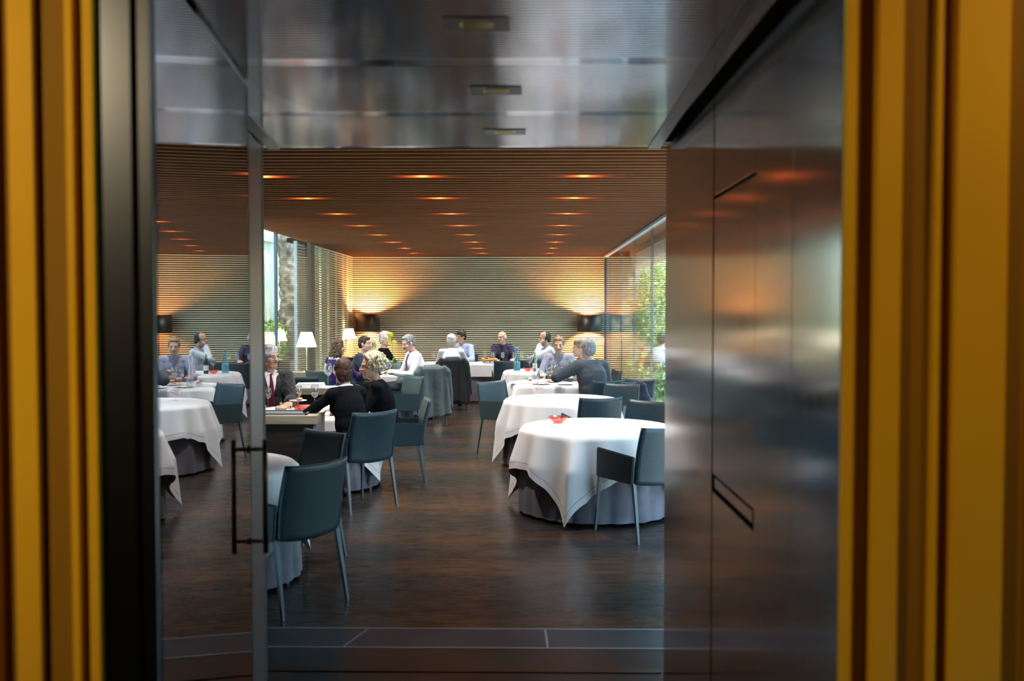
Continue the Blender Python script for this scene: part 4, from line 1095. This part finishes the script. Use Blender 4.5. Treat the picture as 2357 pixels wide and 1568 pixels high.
# water bottles
def bottle(px, py, z, h, m, label, r=.045, liquid=None):
    X, Y, _ = on(px, py, z); t = thing('water_bottle', label, 'bottle', (X, Y, z))
    bm = NB(); lathe(bm, [(r,0), (r,.03), (r*.96,h*.38), (r*.40,h*.78), (r*.33,h), (r*.28,h), (r*.35,h*.78), (r*.90,h*.38), (r*.92,.03), (.002,.01)], 26, cap=False); obj('bottle_glass', bm, m, t, True)
    if liquid:
        bm = NB(); lathe(bm, [(r*.9,.012), (r*.9,h*.36), (r*.82,h*.42)], 20); obj('water', bm, liquid, t, True)
    bm = NB(); lathe(bm, [(r*.36,h), (r*.36,h+.012), (.001,h+.012)], 16); obj('cap', bm, M['chrome'], t, True)
bottle(1190, 855, TT, .37, M['blue_glass'], 'pale blue conical water bottle on the fourth right table', .058, mat('blue_water', (.40,.62,.66), .2))
bottle(1233, 887, TT, .39, M['glass'], 'tall clear conical water bottle on the third right table', .052)
def wine_bottle(px, py, z, label, hide=0, tilt=0):
    X, Y, _ = on(px, py, z); t = thing('wine_bottle', label, 'bottle', (X, Y, z))
    bm = NB(); lathe(bm, [(.036,0), (.037,.01), (.037,.18), (.030,.205), (.014,.24), (.013,.295), (.015,.297), (.014,.305)], 24); obj('bottle_glass', bm, mat('dark_green_bottle', (.012,.035,.012), .08), t, True)
    bm = NB(); lathe(bm, [(.0378,.05), (.0378,.13)], 24, cap=False); obj('label_paper', bm, M['paper'], t, True)
    bm = NB(); lathe(bm, [(.0155,.25), (.0155,.306), (.001,.307)], 16); obj('foil', bm, mat('green_foil', (.12,.30,.03), .4), t, True)
    return t
wine_bottle(1231, 855, TT, 'dark green wine bottle between the red wine glass and the clear bottle')
b2 = wine_bottle(1312, 879, TT, 'green bottle beside the left arm of the suited man')
b2.location.z = TT
# plates and food
def plate(px, py, z, r, label, food=None, fm=None):
    X, Y, _ = on(px, py, z); t = thing('dinner_plate', label, 'plate', (X, Y, z))
    bm = NB(); lathe(bm, [(.5*r,0), (.62*r,.004), (r,.014), (.985*r,.016), (.6*r,.007), (.001,.006)], 32, cap=False); obj('plate', bm, M['porcelain'], t, True)
    if food:
        bm = NB(); rnd = random.Random(int(px+py))
        for k in range(food): ell(bm, (rnd.uniform(-.5,.5)*r, rnd.uniform(-.5,.5)*r, .014+rnd.uniform(0,.012)), (rnd.uniform(.012,.024), rnd.uniform(.012,.022), rnd.uniform(.006,.012)), None, 8)
        obj('food', bm, fm, t, True)
plate(1271, 880, TT, .13, 'white plate of orange food by the sweater man', 12, M['orange_food'])
plate(1248, 885, TT, .13, 'white plate with a brown roll, front left on the third table', 3, bpy.data.materials['pastry'])
plate(1302, 886, TT, .12, 'empty white plate beside the suited man')
plate(1255, 858, TT, .12, 'plate with bread on the fourth right table', 4, bpy.data.materials['pastry'])
plate(938, 858, TT, .12, 'plate of bread before the man in the purple tie', 5, bpy.data.materials['pastry'])
plate(965, 862, TT, .11, 'plate at the elbow of the man in the purple tie', 2, bpy.data.materials['pastry']) if False else None
plate(1040, 836, .722, .12, 'white plate before the white-haired man')
plate(1125, 836, .722, .14, 'white platter under the orange flower centrepiece')
# flower centrepiece
X, Y, _ = on(1125, 836, .722); t = thing('flower_centrepiece', 'low bunch of orange and green flowers on the long back table', 'flowers', (X, Y, .735))
rnd = random.Random(9)
for k in range(11):
    bm = NB(); a_ = rnd.uniform(-.14,.16); b_ = rnd.uniform(-.05,.05); zc = .05+rnd.uniform(-.01,.03)
    for q in range(6): ell(bm, (a_+.018*math.cos(q), b_+.018*math.sin(q), zc), (.017,.017,.013), None, 8)
    obj('blossom', bm, M['orange_food'], t, True)
bm = NB()
for k in range(40):
    q = rnd.uniform(0, 6.28); d_ = rnd.uniform(.05,.19); ell(bm, (d_*math.cos(q), .5*d_*math.sin(q), rnd.uniform(.008,.06)), (.026,.014,.005), Euler((rnd.uniform(-.6,.6), rnd.uniform(-.6,.6), q)).to_matrix(), 8)
lf = obj('leaves', bm, M['leaf'], t, True)
# little flower glass on table three, napkins
X, Y, _ = on(1219, 884, TT); t = thing('flower_tumbler', 'short tumbler with a pink flower and green leaf on the third right table', 'vase', (X, Y, TT))
bm = NB(); lathe(bm, [(.04,0), (.045,.07), (.043,.07), (.038,.004), (.001,.004)], 22, cap=False); obj('tumbler', bm, M['glass'], t, True)
bm = NB(); ell(bm, (.01,0,.06), (.03,.03,.024), None, 12); obj('blossom', bm, bpy.data.materials['pink_petals'], t, True)
bm = NB(); ell(bm, (-.035,0,.075), (.035,.014,.008), Euler((0,.4,0)).to_matrix(), 10); obj('leaf', bm, M['leaf'], t, True)
def napkin(x, y, z, rz, label, n=3, w_=.22, d_=.12):
    t = NB()
    for k in range(n): box(t, (.004*k, .003*k, .006+.011*k), (w_-.01*k, d_-.008*k, .010), Euler((0, 0, .05*k)), .004)
    o = obj('folded_napkin', t, M['napkin'], None, True); o.location = (x, y, z); o.rotation_euler = (0,0,rz); tag(o, label, 'napkin')
X, Y, _ = on(1192, 884, TT); napkin(X, Y, TT, .15, 'stack of folded white napkins on the third right table')
napkin(-2.55, 11.24, .804, .05, 'folded white napkins on the oak console left of the two glasses', 4, .34, .2)
X, Y, _ = on(632, 948, TT); 
# orchids
def orchid(px, py, z, h, ph, label, lean, col, pot):
    X, Y, _ = on(px, py, z); t = thing('potted_orchid', label, 'plant', (X, Y, z))
    if pot:
        bm = NB(); lathe(bm, [(.085,0), (.125,.15), (.13,.19), (.126,.19), (.12,.15), (.08,.005), (.001,.005)], 28, cap=False); obj('glass_pot', bm, M['blue_glass'], t, True)
        bm = NB(); lathe(bm, [(.080,.006), (.112,.13), (.001,.14)], 24); obj('moss', bm, noise_col(mat('moss', (.12,.12,.04), .9), (.07,.08,.02), (.22,.2,.10), (40,40,40)), t, True)
    else:
        bm = NB(); lathe(bm, [(.05,0), (.065,.10), (.062,.10), (.001,.09)], 24); obj('pot', bm, M['porcelain'], t, True)
    b0 = .13 if pot else .09
    pts = [(lean*u*u*.10, 0, b0+(h-b0)*u) for u in [k/8 for k in range(9)]]
    bm = NB(); tube(bm, pts, .005, 6); obj('stem', bm, M['leaf'], t, True)
    rnd = random.Random(int(px))
    for k in range(9):
        u = rnd.uniform(.62, 1.0); c = Vector((lean*u*u*.10+rnd.uniform(-.05,.05), rnd.uniform(-.03,.03), b0+(h-b0)*u)); rz = rnd.uniform(-.8,.8)
        bm = NB()
        for q in range(5):
            an = 2*PI*q/5+.3; ell(bm, c + Vector((.020*math.cos(an)*math.cos(rz), .020*math.cos(an)*math.sin(rz), .020*math.sin(an))), (.019,.005,.015), Euler((0,-an,0)).to_matrix(), 8)
        obj('blossom', bm, col, t, True)
    for k in range(4):
        q = k*1.7; bm = NB(); ell(bm, (.05*math.cos(q), .05*math.sin(q), b0+.05), (.075,.022,.006), Euler((0,-.7,q)).to_matrix(), 12); obj('leaf', bm, M['leaf'], t, True)
orchid(905, 858, TT, .62, 0, 'yellow-green orchid in a glass pot of moss right of the man in black', -.5, M['orchid'], True)
orchid(853, 862, TT, .52, 0, 'pale cream orchid right of the man in the navy striped shirt', .3, mat('cream_petal', (.88,.86,.55), .6), False)

# ================================================================== GARDEN
def foliage(c, r, n, seed, size, name='foliage', parent=None, m=None, squash=(1,1,1)):
    rnd = random.Random(seed); bm = NB()
    for k in range(n):
        while True:
            v = Vector((rnd.uniform(-1,1), rnd.uniform(-1,1), rnd.uniform(-1,1)))
            if v.length < 1 and v.length > .45: break
        nf = 1 + .25*noise.noise(v*2.3 + Vector((seed, 0, 0)))
        p = Vector((c[0]+v.x*r[0]*nf, c[1]+v.y*r[1]*nf, c[2]+v.z*r[2]*nf))
        R = Euler((rnd.uniform(0,6), rnd.uniform(0,6), rnd.uniform(0,6))).to_matrix(); s = size*rnd.uniform(.6,1.4)
        q = [R @ Vector(a_)*s for a_ in ((-1,0,0), (-.2,.45,.1), (1,0,0), (-.2,-.45,.1))]
        vs = [bm.verts.new(p+a_) for a_ in q]; bm.faces.new(vs)
    me_o = obj(name, bm, m, parent); me_o['kind'] = 'stuff'; return me_o
leafm = noise_col(mat('garden_leaf', (.12,.25,.05), .6), (.05,.12,.02), (.30,.45,.12), (3,3,3)); leafm.node_tree.nodes['Principled BSDF'].inputs['Transmission Weight'].default_value = 0
leafl = noise_col(mat('light_leaf', (.3,.4,.1), .6), (.22,.36,.08), (.55,.65,.25), (3,3,3))
bark = noise_col(mat('rough_bark', (.2,.16,.13), .9), (.10,.08,.065), (.34,.29,.24), (8,8,3), bump=.8)
def tree(x, y, h, r, seed, label, m, crown=None, n=1800, size=.06, tz=0):
    t = thing('tree', label, 'tree', (x, y, 0))
    bm = NB(); pts = []; rr = []
    for k in range(9):
        u = k/8; pts.append((.12*math.sin(u*5+seed)*u, .1*math.cos(u*4+seed)*u, -.1+h*u)); rr.append(r*(1.25-.55*u)*(1+.18*math.sin(u*17+seed)))
    tube(bm, pts, rr, 14); obj('trunk', remesh(bm, .03, .12, smooth=1), bark, t, True)
    c = crown or ((0,0,h+.2), (1.1,1.1,.9)); foliage(c[0], c[1], n, seed, size, 'foliage', t, m)
    return t
tree(-4.50, 18.6, 4.2, .27, 1, 'gnarled thick tree trunk outside the left glazing', leafm, ((0,0,4.9), (1.8,2.4,.9)), 1500, .09)
tree(2.50, 18.0, 1.2, .05, 4, 'sunlit bushy tree close outside the right glazing', leafl, ((0,0,1.75), (.55,.95,.85)), 3000, .045)
tree(4.4, 21.0, 2.2, .09, 7, 'taller light green tree far outside the right glazing', leafl, ((0,0,2.6), (1.3,2.2,1.3)), 3000, .07)
tree(5.2, 10.5, 3.0, .12, 9, 'dark leafy tree outside the right glazing', leafm, ((0,0,3.6), (1.8,2.8,1.6)), 3000, .09)
def hedge(x0, x1, y0, y1, z1, n, seed, label, m):
    rnd = random.Random(seed); bm = NB()
    for k in range(n):
        p = Vector((rnd.uniform(x0,x1), rnd.uniform(y0,y1), z1*rnd.random()**.8)); 
        R = Euler((rnd.uniform(0,6), rnd.uniform(0,6), rnd.uniform(0,6))).to_matrix(); s = rnd.uniform(.025,.06)
        bm.faces.new([bm.verts.new(p + R @ Vector(a_)*s) for a_ in ((-1,0,0), (-.2,.5,0), (1,0,0), (-.2,-.5,0))])
    tag(obj('hedge', bm, m), label, 'hedge', kind='stuff')
hedge(-4.95, -4.55, 14, 25, 1.5, 9000, 1, 'loose green hedge along the white garden wall outside the left glazing', leafm)
hedge(6.1, 7.0, 5, 26, 2.6, 12000, 2, 'tall dark hedge closing the garden outside the right glazing', leafm)
bm = NB(); bx(bm, 7.2, 7.4, 3, 30, 0, 3.4); structure('wall_garden_right', bm, mat('dark_garden_wall', (.05,.05,.045), .9))
hedge(1.75, 2.5, 12.2, 18.6, .80, 4500, 3, 'low leafy planting outside the right glazing', leafm)
